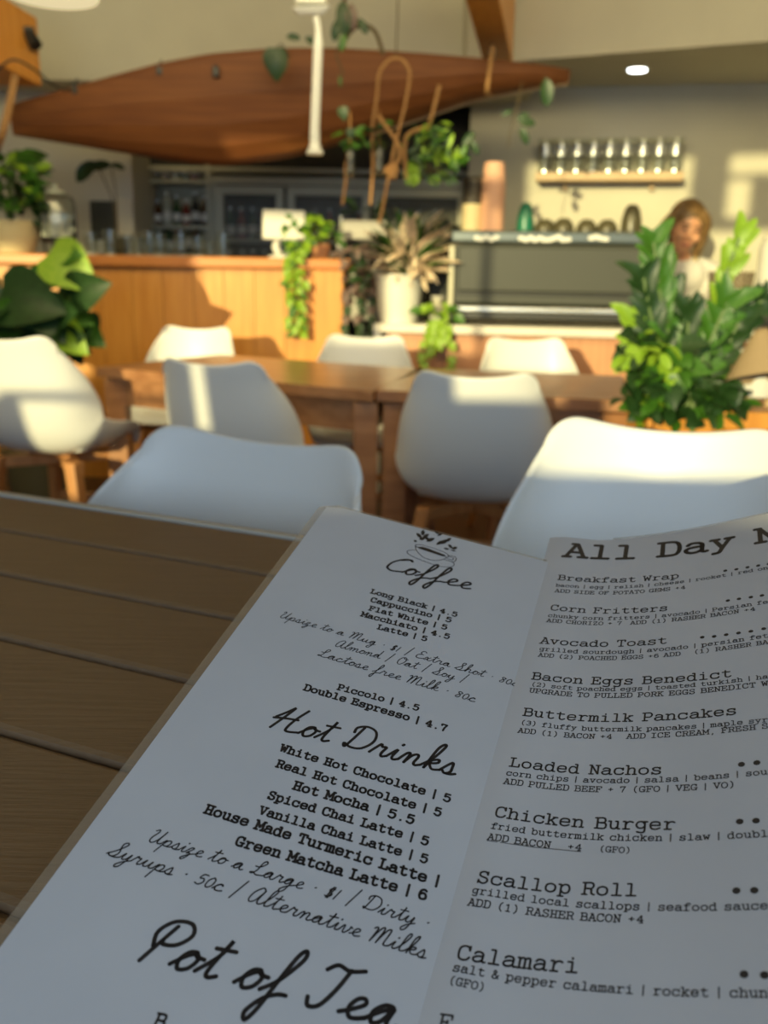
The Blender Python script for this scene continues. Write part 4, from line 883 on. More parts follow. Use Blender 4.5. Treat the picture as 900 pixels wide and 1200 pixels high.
# light green trailing ivy hanging over the bar front + potted bright plant
p = put(375, BY + .12); t = thing('trailing_ivy', 'bright green ivy in a small clay pot, one long strand hanging down the bar front', 'plant', tuple(p))
pot(t, p, .055, .075, M['terracotta']); bush(t, p + V((-.0, 0, .13)), (.10, .07, .09), ['ltoval', 'mdoval', 'ltheart'], 34, .06, stem_from=p + V((0, 0, .06)))
bush(t, p + V((-.12, -.05, .10)), (.06, .05, .11), ['ltheart', 'mdheart'], 18, .05)
pts = spline([p + V((-.04, -.08, .08)), at(352, 285, BY - .06), at(346, 300, BY - .07), at(344, 320, BY - .06), at(346, 340, BY - .05), at(348, 365, BY - .05), at(346, 388, BY - .05)], 6)
MB().tube(pts, .003, 5).build('stem', M['stem'], t)
for i, q in enumerate(pts[4:]):
    for s_ in (-1, 1): leaf(t, random.choice(['ltheart', 'ltheart', 'mdheart']), q + V((s_ * rnd(0, .035), 0, rnd(-.02, .02))), (s_ * rnd(.4, 1), -.5, -rnd(.2, .9)), rnd(.035, .058), up=(0, -.8, .5), roll=rnd(-.5, .5))
for x, y in ((356, 330), (340, 350), (354, 372), (348, 382), (338, 372)): leaf(t, 'ltheart', at(x, y, BY - .06), (rnd(-.5, .5), -.4, -.8), .055, up=(0, -.8, .5))
# pink variegated plant in the white pot on the bench
p = V((*at(467, 385, 4.62).xy, BZ)); t = thing('pink_leaf_plant', 'spiky pink and cream leafed plant in a white pot on the bench end', 'plant', tuple(p))
pot(t, p, .118, .235, M['white_pot'], .78)
hub = p + V((0, 0, .21))
for i in range(120):
    th = rnd(0, 2 * math.pi); el = rnd(.15, 1.35); d = V((math.cos(th) * math.cos(el), math.sin(th) * math.cos(el) * .7, math.sin(el)))
    b = hub + V((d.x * .05 + .05, d.y * .05, d.z * .12)); leaf(t, random.choice(['pkblade', 'pkblade', 'pklance', 'dkblade', 'mdblade']), b, d + V((.12, -.1, .1)), rnd(.19, .27), roll=rnd(-.8, .8))
for i in range(26):
    b = hub + V((rnd(-.08, .16), rnd(-.12, -.02), rnd(-.02, .12))); leaf(t, 'pklance', b, (rnd(-.6, .7), -.6, rnd(-.5, .3)), rnd(.09, .13), roll=rnd(-.8, .8))
MB().tube([hub + V((0, 0, -.04)), hub + V((.03, 0, .10))], .015, 7).build('stem', M['stem'], t)
# purple/dark trailing plant at its left
p = V((*at(425, 300, 4.98).xy, zt)); p = V((br.x + .10, 4.9, BZ)); t = thing('dark_trailing_plant', 'dark purple and grey leafed trailing plant between the bar end and the white pot', 'plant', (p.x, p.y, BZ))
MB().box((p.x + .02, 4.92, BZ + .14), (.20, .18, .28)).build('stand', M['grey_box'], t, bevel=.01)
mb = MB()
for i in range(95):
    x, y = random.gauss(430, 15), rnd(286, 345); b = at(x, y, 4.62 + rnd(0, .25)); leaf(t, random.choice(['puoval', 'puoval', 'dkoval', 'pulance']), b, (rnd(-1, .4), -.5, rnd(-.8, .3)), rnd(.05, .085), up=(0, -.7, .6), roll=rnd(-.7, .7))
for x0_, x1_ in ((412, 398), (425, 415), (440, 432)):
    pts = spline([at(x0_ + 5, 330, 4.72), at(x0_, 350, 4.68), at((x0_ + x1_) / 2, 375, 4.66), at(x1_ + 3, 400, 4.66)], 5); mb.tube(pts, .003, 5)
    for q in pts[3::2]: leaf(t, random.choice(['dkheart', 'puheart']), q, (rnd(-.8, .8), -.5, -.7), .055, up=(0, -.8, .5))
mb.build('stem', M['stem'], t)
# grey planter box with dark plants behind
p = at(428, 278, 5.15); t = thing('planter_box', 'pale grey planter box above the dark trailing plant', 'planter', (p.x, p.y, zt - .05))
MB().box((p.x, p.y, p.z + .035), (.24, .14, .10)).build('box', M['grey_box'], t, bevel=.01)
MB().box((p.x, p.y, (p.z - .015) / 2), (.20, .12, p.z - .02)).build('stand', M['dark'], t)
bush(t, p + V((.02, .03, .12)), (.12, .05, .06), ['dkoval', 'dklance'], 22, .07)
for i in range(8): leaf(t, 'dkoval', p + V((rnd(-.1, .1), 0, .1)), (rnd(-1, 1), 0, 1), .07)
# small white bottles right of ivy
for i, (x, h) in enumerate(((400, .15), (412, .12), (521, .13))):
    q = at(x, 262 if i < 2 else 265, 5.0); 
    if i < 2: bottle(V((put(x, BY + .38).x + (0.0), BY + .38, zt)), 'clearb', h + .08, .025, ['pale slim bottle on the bar end beside the ivy', 'shorter pale bottle on the bar end corner'][i], 'pale bottles at the bar end')
# grey jar & small trailing plant on bench
p = V((*at(512, 385, 4.60).xy, BZ)); t = thing('grey_jar', 'small grey jar between the white pot and the espresso machine', 'jar', tuple(p))
MB().lathe([(.032, 0), (.038, .02), (.038, .09), (.03, .105), (.03, .12), (.001, .12)], p, 18).build('jar_body', M['alu'], t, smooth=True); MB().lathe([(.033, .12), (.033, .135), (.001, .137)], p, 18).build('lid', M['grey_box'], t, smooth=True)
p = V((*at(514, 385, 4.50).xy, BZ)) + V((0, .02, 0)); t = thing('bench_trailing_plant', 'light green plant trailing over the bench edge below the pink leafed plant', 'plant', tuple(p))
MB().lathe([(.035, 0), (.045, .04), (.001, .04)], p, 16).build('pot', M['white_pot'], t, smooth=True)
bush(t, p + V((0, -.01, .06)), (.10, .04, .04), ['ltheart', 'mdheart'], 20, .055)
mb = MB()
for x0_, x1_, y1_ in ((505, 495, 424), (520, 530, 430), (515, 508, 410)):
    pts = spline([p + V((0, -.02, .05)), at(x0_, 376, 4.42), at((x0_ + x1_) / 2, 395, 4.42), at(x1_, y1_, 4.42)], 5); mb.tube(pts, .003, 5)
    for q in pts[5::2]: leaf(t, 'ltheart', q, (rnd(-.8, .8), -.5, -.8), rnd(.05, .07), up=(0, -.8, .5))
mb.build('stem', M['stem'], t)

# ================================================================ CANOE
CYc = 4.72
top = [(4, 122), (60, 112), (120, 98), (190, 82), (250, 72), (330, 66), (400, 66), (480, 69), (560, 73), (630, 77), (671, 80)]
bot = [(4, 154), (60, 163), (120, 173), (190, 184), (250, 190), (330, 182), (400, 164), (480, 139), (560, 112), (630, 98), (671, 92)]
def interp(tab, x):
    for (a, b), (c, d) in zip(tab, tab[1:]):
        if x <= c: return b + (d - b) * (x - a) / (c - a)
    return tab[-1][1]
cn = thing('wooden_canoe', 'long reddish timber canoe hung sideways under the ceiling above the bar', 'canoe', tuple(at(330, 130, CYc)))
ns, nr = 40, 10; strips = []
rows = []
for i in range(ns + 1):
    x = 4 + (671 - 4) * i / ns; T_ = at(x, interp(top, x), CYc); B_ = at(x, interp(bot, x), CYc); hgt = T_.z - B_.z; beam = .02 + .20 * math.sin(math.pi * min(1, max(0, i / ns))) ** .7
    row = []
    for j in range(nr + 1):
        a = math.pi * j / nr; yy = math.cos(a) * beam; zz = -(math.sin(a) ** .8) * hgt
        row.append(V((T_.x, CYc + .1 - yy, T_.z + zz)))
    rows.append(row)
for j in range(nr):   # each plank strake of the hull is its own piece
    mb = MB(); vs = []
    for i in range(ns + 1): vs += [rows[i][j], rows[i][j + 1]]
    fs = [(2 * i, 2 * i + 1, 2 * i + 3, 2 * i + 2) for i in range(ns)]
    o = mb.add(vs, fs).build('strake', M['canoe_wood'], cn); mm = o.modifiers.new('s', 'SOLIDIFY'); mm.thickness = .01; mm.offset = 0
for j, nm_ in ((0, 'gunwale'), (nr, 'gunwale')):
    MB().tube([rows[i][j] + V((0, 0, .0)) for i in range(ns + 1)], .010, 6).build(nm_, M['canoe_wood'], cn, smooth=True)
MB().tube([rows[i][nr // 2] + V((0, 0, -.002)) for i in range(26, ns + 1)], .010, 6).build('keel', M['shelf'], cn, smooth=True)
for i in (8, 20, 32): MB().bar(rows[i][0], rows[i][nr], .03, .02).build('thwart', M['canoe_wood'], cn)
# rafters and the cords that carry the canoe
def rafter(q, name, label):
    t = thing(name, label, 'beam', tuple(q[0])); MB().hexa(q).build('beam', M['orange_wood'], t, bevel=.006); return t
a = at(606, 57, 4.75); b = at(548, 55, 4.75)
zr_ = a.z
L0 = at(575, 57, 4.75)
def raft(xc, Yf, zb, wd, ht, dx, ln, name, label, dzl):
    q = []
    for z in (zb, zb + ht):
        for (yy, k_) in ((0, 0), (ln, 1)):
            pass
    pts = [V((xc - wd / 2, Yf, zb)), V((xc + wd / 2, Yf, zb)), V((xc + wd / 2 + dx, Yf - ln, zb + dzl)), V((xc - wd / 2 + dx, Yf - ln, zb + dzl))]
    t = thing(name, label, 'beam', (xc, Yf, zb)); MB().hexa(pts[::-1] + [p + V((0, 0, ht)) for p in pts[::-1]]).build('beam', M['orange_wood'], t, bevel=.006); return t
ra = at(592, 57, 4.75); raft(ra.x, 4.75 + .3, ra.z, .15, .36, -.35, 1.6, 'ceiling_rafter', 'orange timber rafter end above the right tip of the canoe', .22)
la = at(14, 96, 4.6); raft(la.x, 4.6 + .1, la.z, .21, .30, -.5, 1.6, 'ceiling_rafter', 'orange timber rafter end at the upper left, above the left tip of the canoe', .22)
def cord(name, label, pts, r=.006, m='rope', cat='rope'):
    o = MB().tube(spline(pts, 6), r, 6).build(name, M[m], smooth=True); return tag(o, label, cat)
cord('rope', 'brown lashing rope tying the right end of the canoe to the rafter', [at(578, 56, 4.60), at(574, 80, 4.50), at(571, 108, 4.55), at(575, 112, 4.8)], .010)
cord('rope', 'tan rope at the left tip of the canoe, hanging from the rafter', [at(18, 88, 4.42), at(12, 120, 4.40), at(3, 156, 4.4), at(-4, 175, 4.5)], .018)
cord('wire', 'thin dark wire sagging from the left rafter to the canoe rim', [at(-3, 82, 4.3), at(15, 70, 4.3), at(38, 80, 4.35), at(60, 98, 4.45), at(78, 106, 4.5), at(90, 102, 4.6)], .005, 'black', 'wire')
for x, y, lb in ((88, 104, 'small black clip near the left end of the canoe rim'), (187, 82, 'small dark clip on the canoe rim left of centre'), (253, 84, 'dark strap hanging over the canoe rim at centre left'), (577, 62, 'black shackle between the right rafter and the canoe')):
    p = at(x, y, {88: 4.70, 187: 4.64, 253: 4.595, 577: 4.66}[x]); o = thing('clip', lb, 'clip', tuple(p)); MB().box(p, (.03, .03, .05)).build('clip_body', M['black'], o, bevel=.006); MB().tube([p + V((0, 0, .02)), p + V((0, .04, .05))], .005, 6).build('hook', M['black'], o)
p = at(36, 44, 4.62); t = thing('spotlight', 'small black spotlight on the left rafter', 'lamp', tuple(p))
MB().box(p + V((-.01, 0, .03)), (.05, .04, .03)).build('mount', M['black'], t, bevel=.004); MB().tube([p + V((-.01, 0, .02)), p + V((.03, -.02, -.04))], [.026, .03], 12).build('head', M['black'], t, smooth=True)
# ================================================================ HANGING THINGS
# white flared tube
pt_, pb_ = at(370, 20, 3.4), at(369, 181, 3.4)
t = thing('hanging_tube', 'white slender tube with flared foot hanging from a white ceiling bracket, before the canoe', 'ceiling fitting', tuple(pt_))
q1, q2 = at(373, 40, 3.4), at(371, 100, 3.4)
MB().tube(spline([pt_, q1, q2, at(369, 150, 3.4), at(369, 172, 3.4), pb_], 5), [.012] * 6 + [.017] * 10 + [.018] * 4 + [.022] * 2 + [.030] * 3 + [.030], 14).build('tube', M['white_pl'], t, smooth=True)
MB().hexa([at(350, 18, 3.42), at(380, 17, 3.42), at(380, 17, 3.56), at(350, 18, 3.56), at(341, 8, 3.40), at(388, 6, 3.40), at(388, 6, 3.6), at(341, 8, 3.6)]).build('bracket_plate', M['white_pl'], t, bevel=.006)
b0 = at(365, 8, 3.5); MB().box(b0 + V((0, 0, .10)), (.11, .11, .20)).build('bracket_box', M['white_pl'], t, bevel=.01)
MB().tube([b0 + V((0, 0, .2)), b0 + V((0, 0, 1.5))], .012, 8).build('drop_rod', M['white_pl'], t)
# tan macrame loop holder
pts = [at(455, 240, 4.2), at(452, 215, 4.2)]
t = thing('plant_hanger', 'tan cord plant hanger looped in front of the canoe', 'plant hanger', tuple(at(460, 75, 4.2)))
MB().tube(spline([at(436, 150, 4.25), at(442, 110, 4.22), at(444, 88, 4.2), at(452, 74, 4.2), at(464, 68, 4.2), at(475, 74, 4.2), at(480, 90, 4.2), at(473, 130, 4.2), at(463, 170, 4.2), at(457, 200, 4.2), at(452, 225, 4.2), at(447, 250, 4.2), at(444, 262, 4.2)], 5), .0072, 8).build('loop', M['rope'], t, smooth=True)
MB().tube(spline([at(443, 135, 4.2), at(455, 152, 4.2), at(468, 172, 4.2), at(466, 190, 4.2), at(456, 200, 4.2)], 5), .0085, 8).build('cross_strand', M['rope'], t, smooth=True)
mb = MB()
for k_ in range(9): mb.ball(at(457 + rnd(-9, 7), 199 + rnd(-7, 9), 4.2), rnd(.012, .022), 8, 6)
mb.build('knot', M['rope'], t, smooth=True)
MB().tube([at(464, 66, 4.2), at(466, 20, 4.15), at(467, -60, 4.1)], .003, 5).build('hanging_line', M['brown_stem'], t)
for (x0_, y0_, x1_, y1_) in ((436, 150, 434, 240), (405, 190, 401, 240)):
    cord('cord', 'thin brown cord strand dangling %s' % ('under the left end of the tan hanger' if x0_ > 420 else 'before the fridge, left of the tan hanger'), [at(x0_, y0_, 4.3), at((x0_ + x1_) / 2 + 2, (y0_ + y1_) / 2, 4.3), at(x1_, y1_, 4.3)], .007, 'rope', 'cord')
# glass bulbs of hanging propagation
for i, (x, y) in enumerate(((410, 192), (444, 190))):
    p = at(x, y, 4.3); t = thing('hanging_vial', 'clear glass vial hanging %s' % ('at the left of the pair before the fridge', 'at the right of the pair before the fridge')[i], 'vase', tuple(p), 'hanging glass vials')
    MB().lathe([(.016, -.06), (.02, -.05), (.018, .05), (.014, .06), (.011, .06), (.014, .045), (.015, -.045), (.001, -.05)], p, 14).build('vial', M['glass'], t, smooth=True); MB().tube([p + V((0, 0, .06)), p + V((.0, 0, .22))], .0025, 5).build('cord', M['rope'], t)
    bush(t, p + V((.03 if i == 0 else -.03, 0, .10)), (.09, .05, .06), ['dkoval', 'mdoval'], 16, .055)
# hanging green fern
p = at(500, 200, 4.35); t = thing('hanging_fern', 'feathery green hanging plant below the canoe, right of the tan hanger', 'plant', tuple(p))
for i in range(90):
    x, y = random.gauss(503, 13), rnd(143, 208); leaf(t, random.choice(['mdlance', 'mdlance', 'ltlance', 'dklance']), at(x, y, 4.3 + rnd(-.05, .1)), (rnd(-1, 1), -.3, rnd(-1, .5)), rnd(.055, .085), up=(0, -.7, .7), roll=rnd(-.8, .8))
for i in range(12): leaf(t, 'ltheart', at(rnd(478, 492), rnd(190, 208), 4.3), (rnd(-1, 1), -.3, -1), .05, up=(0, -.7, .5))
for i in range(14): leaf(t, random.choice(['mdoval', 'ltoval']), at(rnd(508, 545), rnd(180, 192), 4.35), (rnd(-1, 1), -.3, rnd(-1, 1)), .06, up=(0, -.7, .5))
MB().tube(spline([at(476, 210, 4.3), at(474, 175, 4.3), at(478, 158, 4.3), at(495, 150, 4.3), at(503, 146, 4.3), at(515, 100, 4.3)], 6), .009, 7).build('stem', M['rope'], t, smooth=True)
MB().lathe([(.02, -.03), (.04, -.01), (.045, .03), (.001, .03)], at(505, 196, 4.32), 14).build('pot', M['olive'], t, smooth=True)
# vine crossing the ceiling near top centre
t = thing('ceiling_vine', 'thin brown vine with a few dark leaves trailing down from the ceiling past the canoe', 'plant', tuple(at(410, 10, 4.2)))
MB().tube(spline([at(408, -30, 4.2), at(402, 20, 4.2), at(404, 45, 4.2), at(412, 36, 4.2), at(425, 29, 4.2), at(440, 38, 4.2), at(449, 64, 4.2)], 6), .009, 7).build('stem', M['brown_stem'], t, smooth=True)
MB().tube(spline([at(404, 45, 4.2), at(394, 62, 4.2), at(401, 85, 4.2), at(398, 102, 4.2)], 6), .004, 6).build('stem', M['brown_stem'], t)
for x, y, dx, dz, s_, c_ in ((401, 2, .1, -1, .13, 'dkoval'), (398, 22, -.3, -1, .09, 'dkoval'), (411, 5, .1, -1, .10, 'puoval'), (352, 45, -.7, .1, .06, 'dkoval'), (358, 44, .8, -.4, .06, 'dkoval'), (401, 125, .2, -1, .06, 'dkheart'), (398, 88, .1, -1, .05, 'mdlance'), (410, 150, .2, -1, .05, 'dkheart'), (420, 22, .4, -.6, .07, 'dkoval'), (404, 40, -.2, -.8, .07, 'mdoval')): leaf(t, c_, at(x, y, 4.17), (dx, -.2, dz), s_, up=(0, -1, .1))
t = thing('trailing_leaf_sprig', 'single round dark leaf sprig over the canoe rim, left of the white tube', 'plant', tuple(at(323, 60, 4.45)))
leaf(t, 'dkheart', at(323, 56, 4.42), (0, -.1, -1), .14, up=(0, -1, 0)); leaf(t, 'dkheart', at(326, 62, 4.40), (-.1, -.1, -1), .12, up=(0, -1, 0)); MB().tube([at(323, 56, 4.42), at(330, 52, 4.5), at(340, 66, 4.60), at(343, 72, 4.615)], .003, 5).build('stem', M['brown_stem'], t)
# sparse vine at right of canoe
t = thing('sparse_vine', 'sparse vine with a few leaves hanging below the right end of the canoe', 'plant', tuple(at(610, 110, 4.5)))
MB().tube(spline([at(612, 95, 4.6), at(606, 125, 4.5), at(598, 155, 4.5), at(596, 172, 4.5)], 6), .003, 5).build('stem', M['brown_stem'], t)
MB().tube(spline([at(638, 88, 4.6), at(642, 105, 4.5), at(641, 122, 4.5)], 6), .004, 5).build('stem', M['brown_stem'], t)
for x, y, dx, dz, s_ in ((608, 142, 1, -.1, .08), (606, 140, .6, .3, .06), (610, 150, .5, -.9, .08), (640, 92, .1, -1, .12), (600, 130, -.8, -.3, .05), (556, 155, -.6, -.6, .08), (552, 165, .5, -.8, .07)): leaf(t, 'dkoval', at(x, y, 4.48), (dx, -.2, dz), s_, up=(0, -1, .1))
# pendant lamp, top left
p = at(61, -6, 2.2); t = thing('pendant_lamp', 'large cream pendant lampshade rim at the top left corner', 'lamp', tuple(p))
R_ = 47 * 2.2 / F
MB().lathe([(R_, -.005), (R_ * 1.02, 0), (R_ * 1.02, .02), (R_ * .95, .09), (R_ * .6, .17), (R_ * .15, .21), (R_ * .12, .21), (R_ * .55, .16), (R_ * .9, .085), (R_ * .97, .01)], p, 40).build('shade', M['lampshade'], t, smooth=True)
MB().tube([p + V((0, 0, .2)), p + V((0, 0, 1.6))], .004, 6).build('cable', M['black'], t); MB().ball(p + V((0, 0, .11)), .035).build('bulb', M['white_pl'], t, smooth=True)
# recessed downlight
p = on(747, 81, ZS - .001); t = thing('downlight', 'small lit round downlight in the soffit right of the canoe', 'lamp', tuple(p))
MB().lathe([(.048, 0), (.062, 0), (.060, -.006), (.047, -.004)], p, 24).build('trim_ring', M['white_pl'], t, smooth=True); MB().lathe([(.001, -.008), (.047, -.008), (.047, -.006)], p, 24).build('diffuser', M['tealight'], t)

# ================================================================ PLANTER ON THE WOODEN TABLE (right)
zp = TZ
p = on(800, 493, TZ); Yp = p.y + .10
a, b = at(752, 490, Yp).x, at(852, 490, Yp).x
t = thing('planter_trough', 'orange timber trough holding the leafy plants on the right end of the wooden table', 'planter', ((a + b) / 2, Yp, 0))
za = at(800, 488, Yp).z
MB().box(((a + b) / 2, Yp - .08, za - .06), (b - a, .02, .13)).build('front_board', M['orange_wood'], t, bevel=.003)
MB().box(((a + b) / 2, Yp + .10, za - .06), (b - a, .02, .13)).build('rear_board', M['orange_wood'], t, bevel=.003)
for x in (a, b): MB().box((x, Yp + .01, za - .06), (.02, .2, .13)).build('end_board', M['orange_wood'], t, bevel=.003)
MB().box(((a + b) / 2, Yp + .01, za - .03), (b - a - .03, .16, .05)).build('soil', M['soil'], t)
MB().box(((a + b) / 2, Yp + .01, (za - .13) / 2), (b - a - .04, .14, za - .13)).build('pedestal', M['dark'], t)
# pothos mass
t = thing('pothos_plant', 'dense low bush of glossy green and yellow-green leaves in the timber trough', 'plant', ((a + b) / 2, Yp, za))
for i in range(240):
    x = rnd(733, 862); fx_ = (x - 733) / 129; ymin = 392 + 40 * fx_ ** 2 if x < 800 else 425 + (x - 800) * .4; y = rnd(ymin, 490)
    if x < 745 and y > 470: continue
    br_ = 'lt' if (y < 425 and x < 790 and random.random() < .45) or random.random() < .06 else random.choice(['md', 'dk', 'dk'] if y > 430 else ['md', 'md', 'dk'])
    leaf(t, br_ + random.choice(['heart', 'oval']), at(x, y, Yp - .10 + rnd(-.04, .16)), (rnd(-.9, .9) + (-.4 if x < 780 else .3), -.6, rnd(-.8, .4)), rnd(.048, .072), up=(0, -.5, .8), roll=rnd(-.6, .6))
mb = MB()
for i in range(10): q = at(rnd(750, 850), rnd(430, 460), Yp); mb.tube([V((q.x * .5 + (a + b) / 4, Yp, za - .02)), q], .004, 5)
mb.build('stem', M['stem'], t)
# ZZ plant
t = thing('zz_plant', 'tall upright plant with paired glossy leaflets rising in front of the woman', 'plant', ((a + b) / 2, Yp + .03, za))
mb = MB()
fronds = [((800, 455), (776, 360), (766, 284), 'md', .046), ((812, 460), (835, 370), (866, 279), 'lt', .045), ((798, 455), (768, 390), (754, 325), 'dk', .050), ((815, 460), (850, 400), (893, 352), 'dk', .045), ((805, 455), (806, 390), (806, 368), 'dk', .045), ((795, 460), (762, 420), (745, 376), 'lt', .05), ((815, 465), (845, 420), (868, 372), 'dk', .045), ((802, 460), (790, 400), (783, 350), 'dk', .05), ((808, 460), (828, 410), (852, 355), 'md', .055), ((800, 460), (784, 380), (776, 318), 'md', .045)]
for (f0_, f1_, f2_, c_, s_) in fronds:
    Yq = Yp - .02 + rnd(-.03, .05); pts = spline([V((((a + b) / 2 + at(*f0_, Yq).x) / 2, Yq, za - .02)), at(*f0_, Yq), at(*f1_, Yq), at(*f2_, Yq)], 6); mb.tube(pts, [.008] * 6 + [.005] * (len(pts) - 6), 6)
    seg = pts[9:]
    for i, q in enumerate(seg):
        d = (pts[min(len(pts) - 1, 9 + i + 1)] - pts[9 + i - 1]).normalized()
        for s2 in (-1, 1):
            sd = V((d.z, 0, -d.x)) * s2
            dd = d * 1.0 + sd * (.75 if c_ != 'lt' or f2_[0] < 800 else .32) + V((rnd(-.3, .3), rnd(-.5, 0), rnd(-.3, .3)))
            leaf(t, c_ + 'wide', q, dd, s_ * 1.45 * rnd(.8, 1.15), up=(0, -1, .3), roll=rnd(-.4, .4))
mb.build('stem', M['stem'], t, smooth=True)
# tan cone + white pot with feet, at the right edge
Yc = Yp - .02
p = at(884, 470, Yc)
t = thing('footed_pot', 'white round-bottomed pot on wooden ball feet at the right edge', 'pot', (p.x, Yc, at(884, 480, Yc).z))
pz = at(884, 468, Yc).z
MB().lathe([(.02, 0), (.045, .01), (.055, .05), (.058, .125), (.053, .125), (.050, .05), (.001, .015)], (p.x, Yc, pz), 24).build('pot_body', M['white_pot'], t, smooth=True)
for dx, dy in ((-.028, -.02), (.03, -.02), (0, .03)): MB().ball((p.x + dx, Yc + dy, pz - .008), .015).build('foot', M['shelf'], t, smooth=True)
t2 = thing('tan_cone_shade', 'tan cloth cone leaning over the white footed pot', 'shade', tuple(at(870, 430, Yc - .1)))
apex = at(893, 386, Yc - .10); basec = at(862, 434, Yc - .14); d = (basec - apex)
MB().lathe([(.012, 0), (.022, .01), (.095, d.length * .95), (.090, d.length * .95), (.01, .012)], apex, 24, axis=tuple((d + V((.08, 0, -.05))).normalized())).build('shade', M['tan'], t2, smooth=True)
MB().tube([apex, apex + V((.06, .02, .0)), apex + V((.10, .03, -.3)), V((apex.x + .10, apex.y + .03, TZ))], .006, 6).build('stand', M['brown_stem'], t2)
# timber block right
q = on(875, 485, TZ); t = thing('timber_block', 'orange timber block under the white footed pot', 'block', (q.x, q.y, TZ))
MB().hexa([at(848, 503, Yc - .1), at(960, 506, Yc - .1), at(960, 503, Yc + .2), at(848, 500, Yc + .2), at(848, 482, Yc - .1), at(960, 485, Yc - .1), at(960, 478, Yc + .2), at(848, 478, Yc + .2)]).build('block', M['orange_wood'], t, bevel=.004)
blk_top = 0
MB().hexa([V((at(855, 500, Yc).x, Yc - .05, 0)), V((at(955, 500, Yc).x, Yc - .05, 0)), V((at(955, 500, Yc).x, Yc + .1, 0)), V((at(855, 500, Yc).x, Yc + .1, 0)), V((at(855, 500, Yc).x, Yc - .05, .66)), V((at(955, 500, Yc).x, Yc - .05, .66)), V((at(955, 500, Yc).x, Yc + .1, .66)), V((at(855, 500, Yc).x, Yc + .1, .66))]).build('pedestal', M['table_wood'], t)
# things behind on the bench: wicker basket, white cylinder, dark box, white cups behind plant
def bench_at(x, dep): 
    r = ray(x, 385); q = bp(0, dep); tt = (q - EYE).dot(bn) / r.dot(bn); w_ = EYE + r * tt; return V((w_.x, w_.y, BZ))
p = bench_at(850, .35); t = thing('wicker_basket', 'grey-brown woven basket behind the tall green plant', 'basket', tuple(p))
hb = at(850, 318, p.y).z - BZ
for k_ in range(11): MB().lathe([(.085 + .002 * k_, hb * k_ / 11 + .002), (.091 + .002 * k_, hb * (k_ + .45) / 11), (.085 + .002 * k_, hb * (k_ + .85) / 11)], p, 20).build('woven_band', M['wicker'], t, smooth=True)
mb = MB()
for k_ in range(14): an = k_ * 2 * math.pi / 14; mb.tube([p + V((.083 * math.cos(an), .083 * math.sin(an), 0)), p + V((.105 * math.cos(an), .105 * math.sin(an), hb))], .005, 5)
mb.build('upright_canes', M['wicker'], t)
p = bench_at(893, .42); hb = at(893, 282, p.y).z - BZ; hb1 = at(893, 350, p.y).z - BZ
t = thing('appliance_base', 'black box under the white cylinder at the right edge', 'appliance', tuple(p)); MB().box(p + V((.06, 0, hb1 / 2)), (.26, .24, hb1)).build('housing', M['black'], t, bevel=.008); MB().box(p + V((.06, -.125, hb1 * .5)), (.2, .008, hb1 * .4)).build('front_plate', M['machine'], t)
t = thing('white_canister', 'tall white cylinder on the black box at the right edge', 'canister', tuple(p + V((.05, 0, hb1))))
MB().lathe([(.10, 0), (.104, .01), (.104, hb - hb1 - .03), (.09, hb - hb1)], p + V((.05, 0, hb1 + .001)), 28).build('canister_body', M['white_pot'], t, smooth=True); MB().lathe([(.092, 0), (.092, .012), (.001, .014)], p + V((.05, 0, hb + .001)), 28).build('lid', M['white_pl'], t, smooth=True)
for i, x in enumerate((772, 789)):
    p = bench_at(x, .16); h_ = at(x, (345, 362)[i], p.y).z - BZ
    t = thing('milk_bottle', ('taller pale bottle half hidden by the tall plant, below the woman', 'shorter pale bottle half hidden by the tall plant, below the woman')[i], 'bottle', tuple(p), 'pale bottles on the bench')
    MB().lathe([(.032, 0), (.036, .01), (.036, h_ * .6), (.018, h_ * .8), (.018, h_ * .93)], p, 18).build('bottle_body', M['cream_pot'], t, smooth=True); MB().lathe([(.021, h_ * .9), (.021, h_), (.001, h_)], p, 16).build('cap', M['steel'], t, smooth=True)
for i, (x, s_) in enumerate(((815, .035), (827, .035), (842, .03), (851, .03))):
    p = bench_at(x, .06 + .03 * (i % 2)); cup_at('cup', p, s_, .085, M['white_pot'], 'small white cup on the bench edge, %s' % ('left of the row behind the tall plant', 'second of the row behind the tall plant', 'third of the row, below the basket', 'last of the row, below the basket')[i], 'cup', 'small white cups on the bench', inv=False)

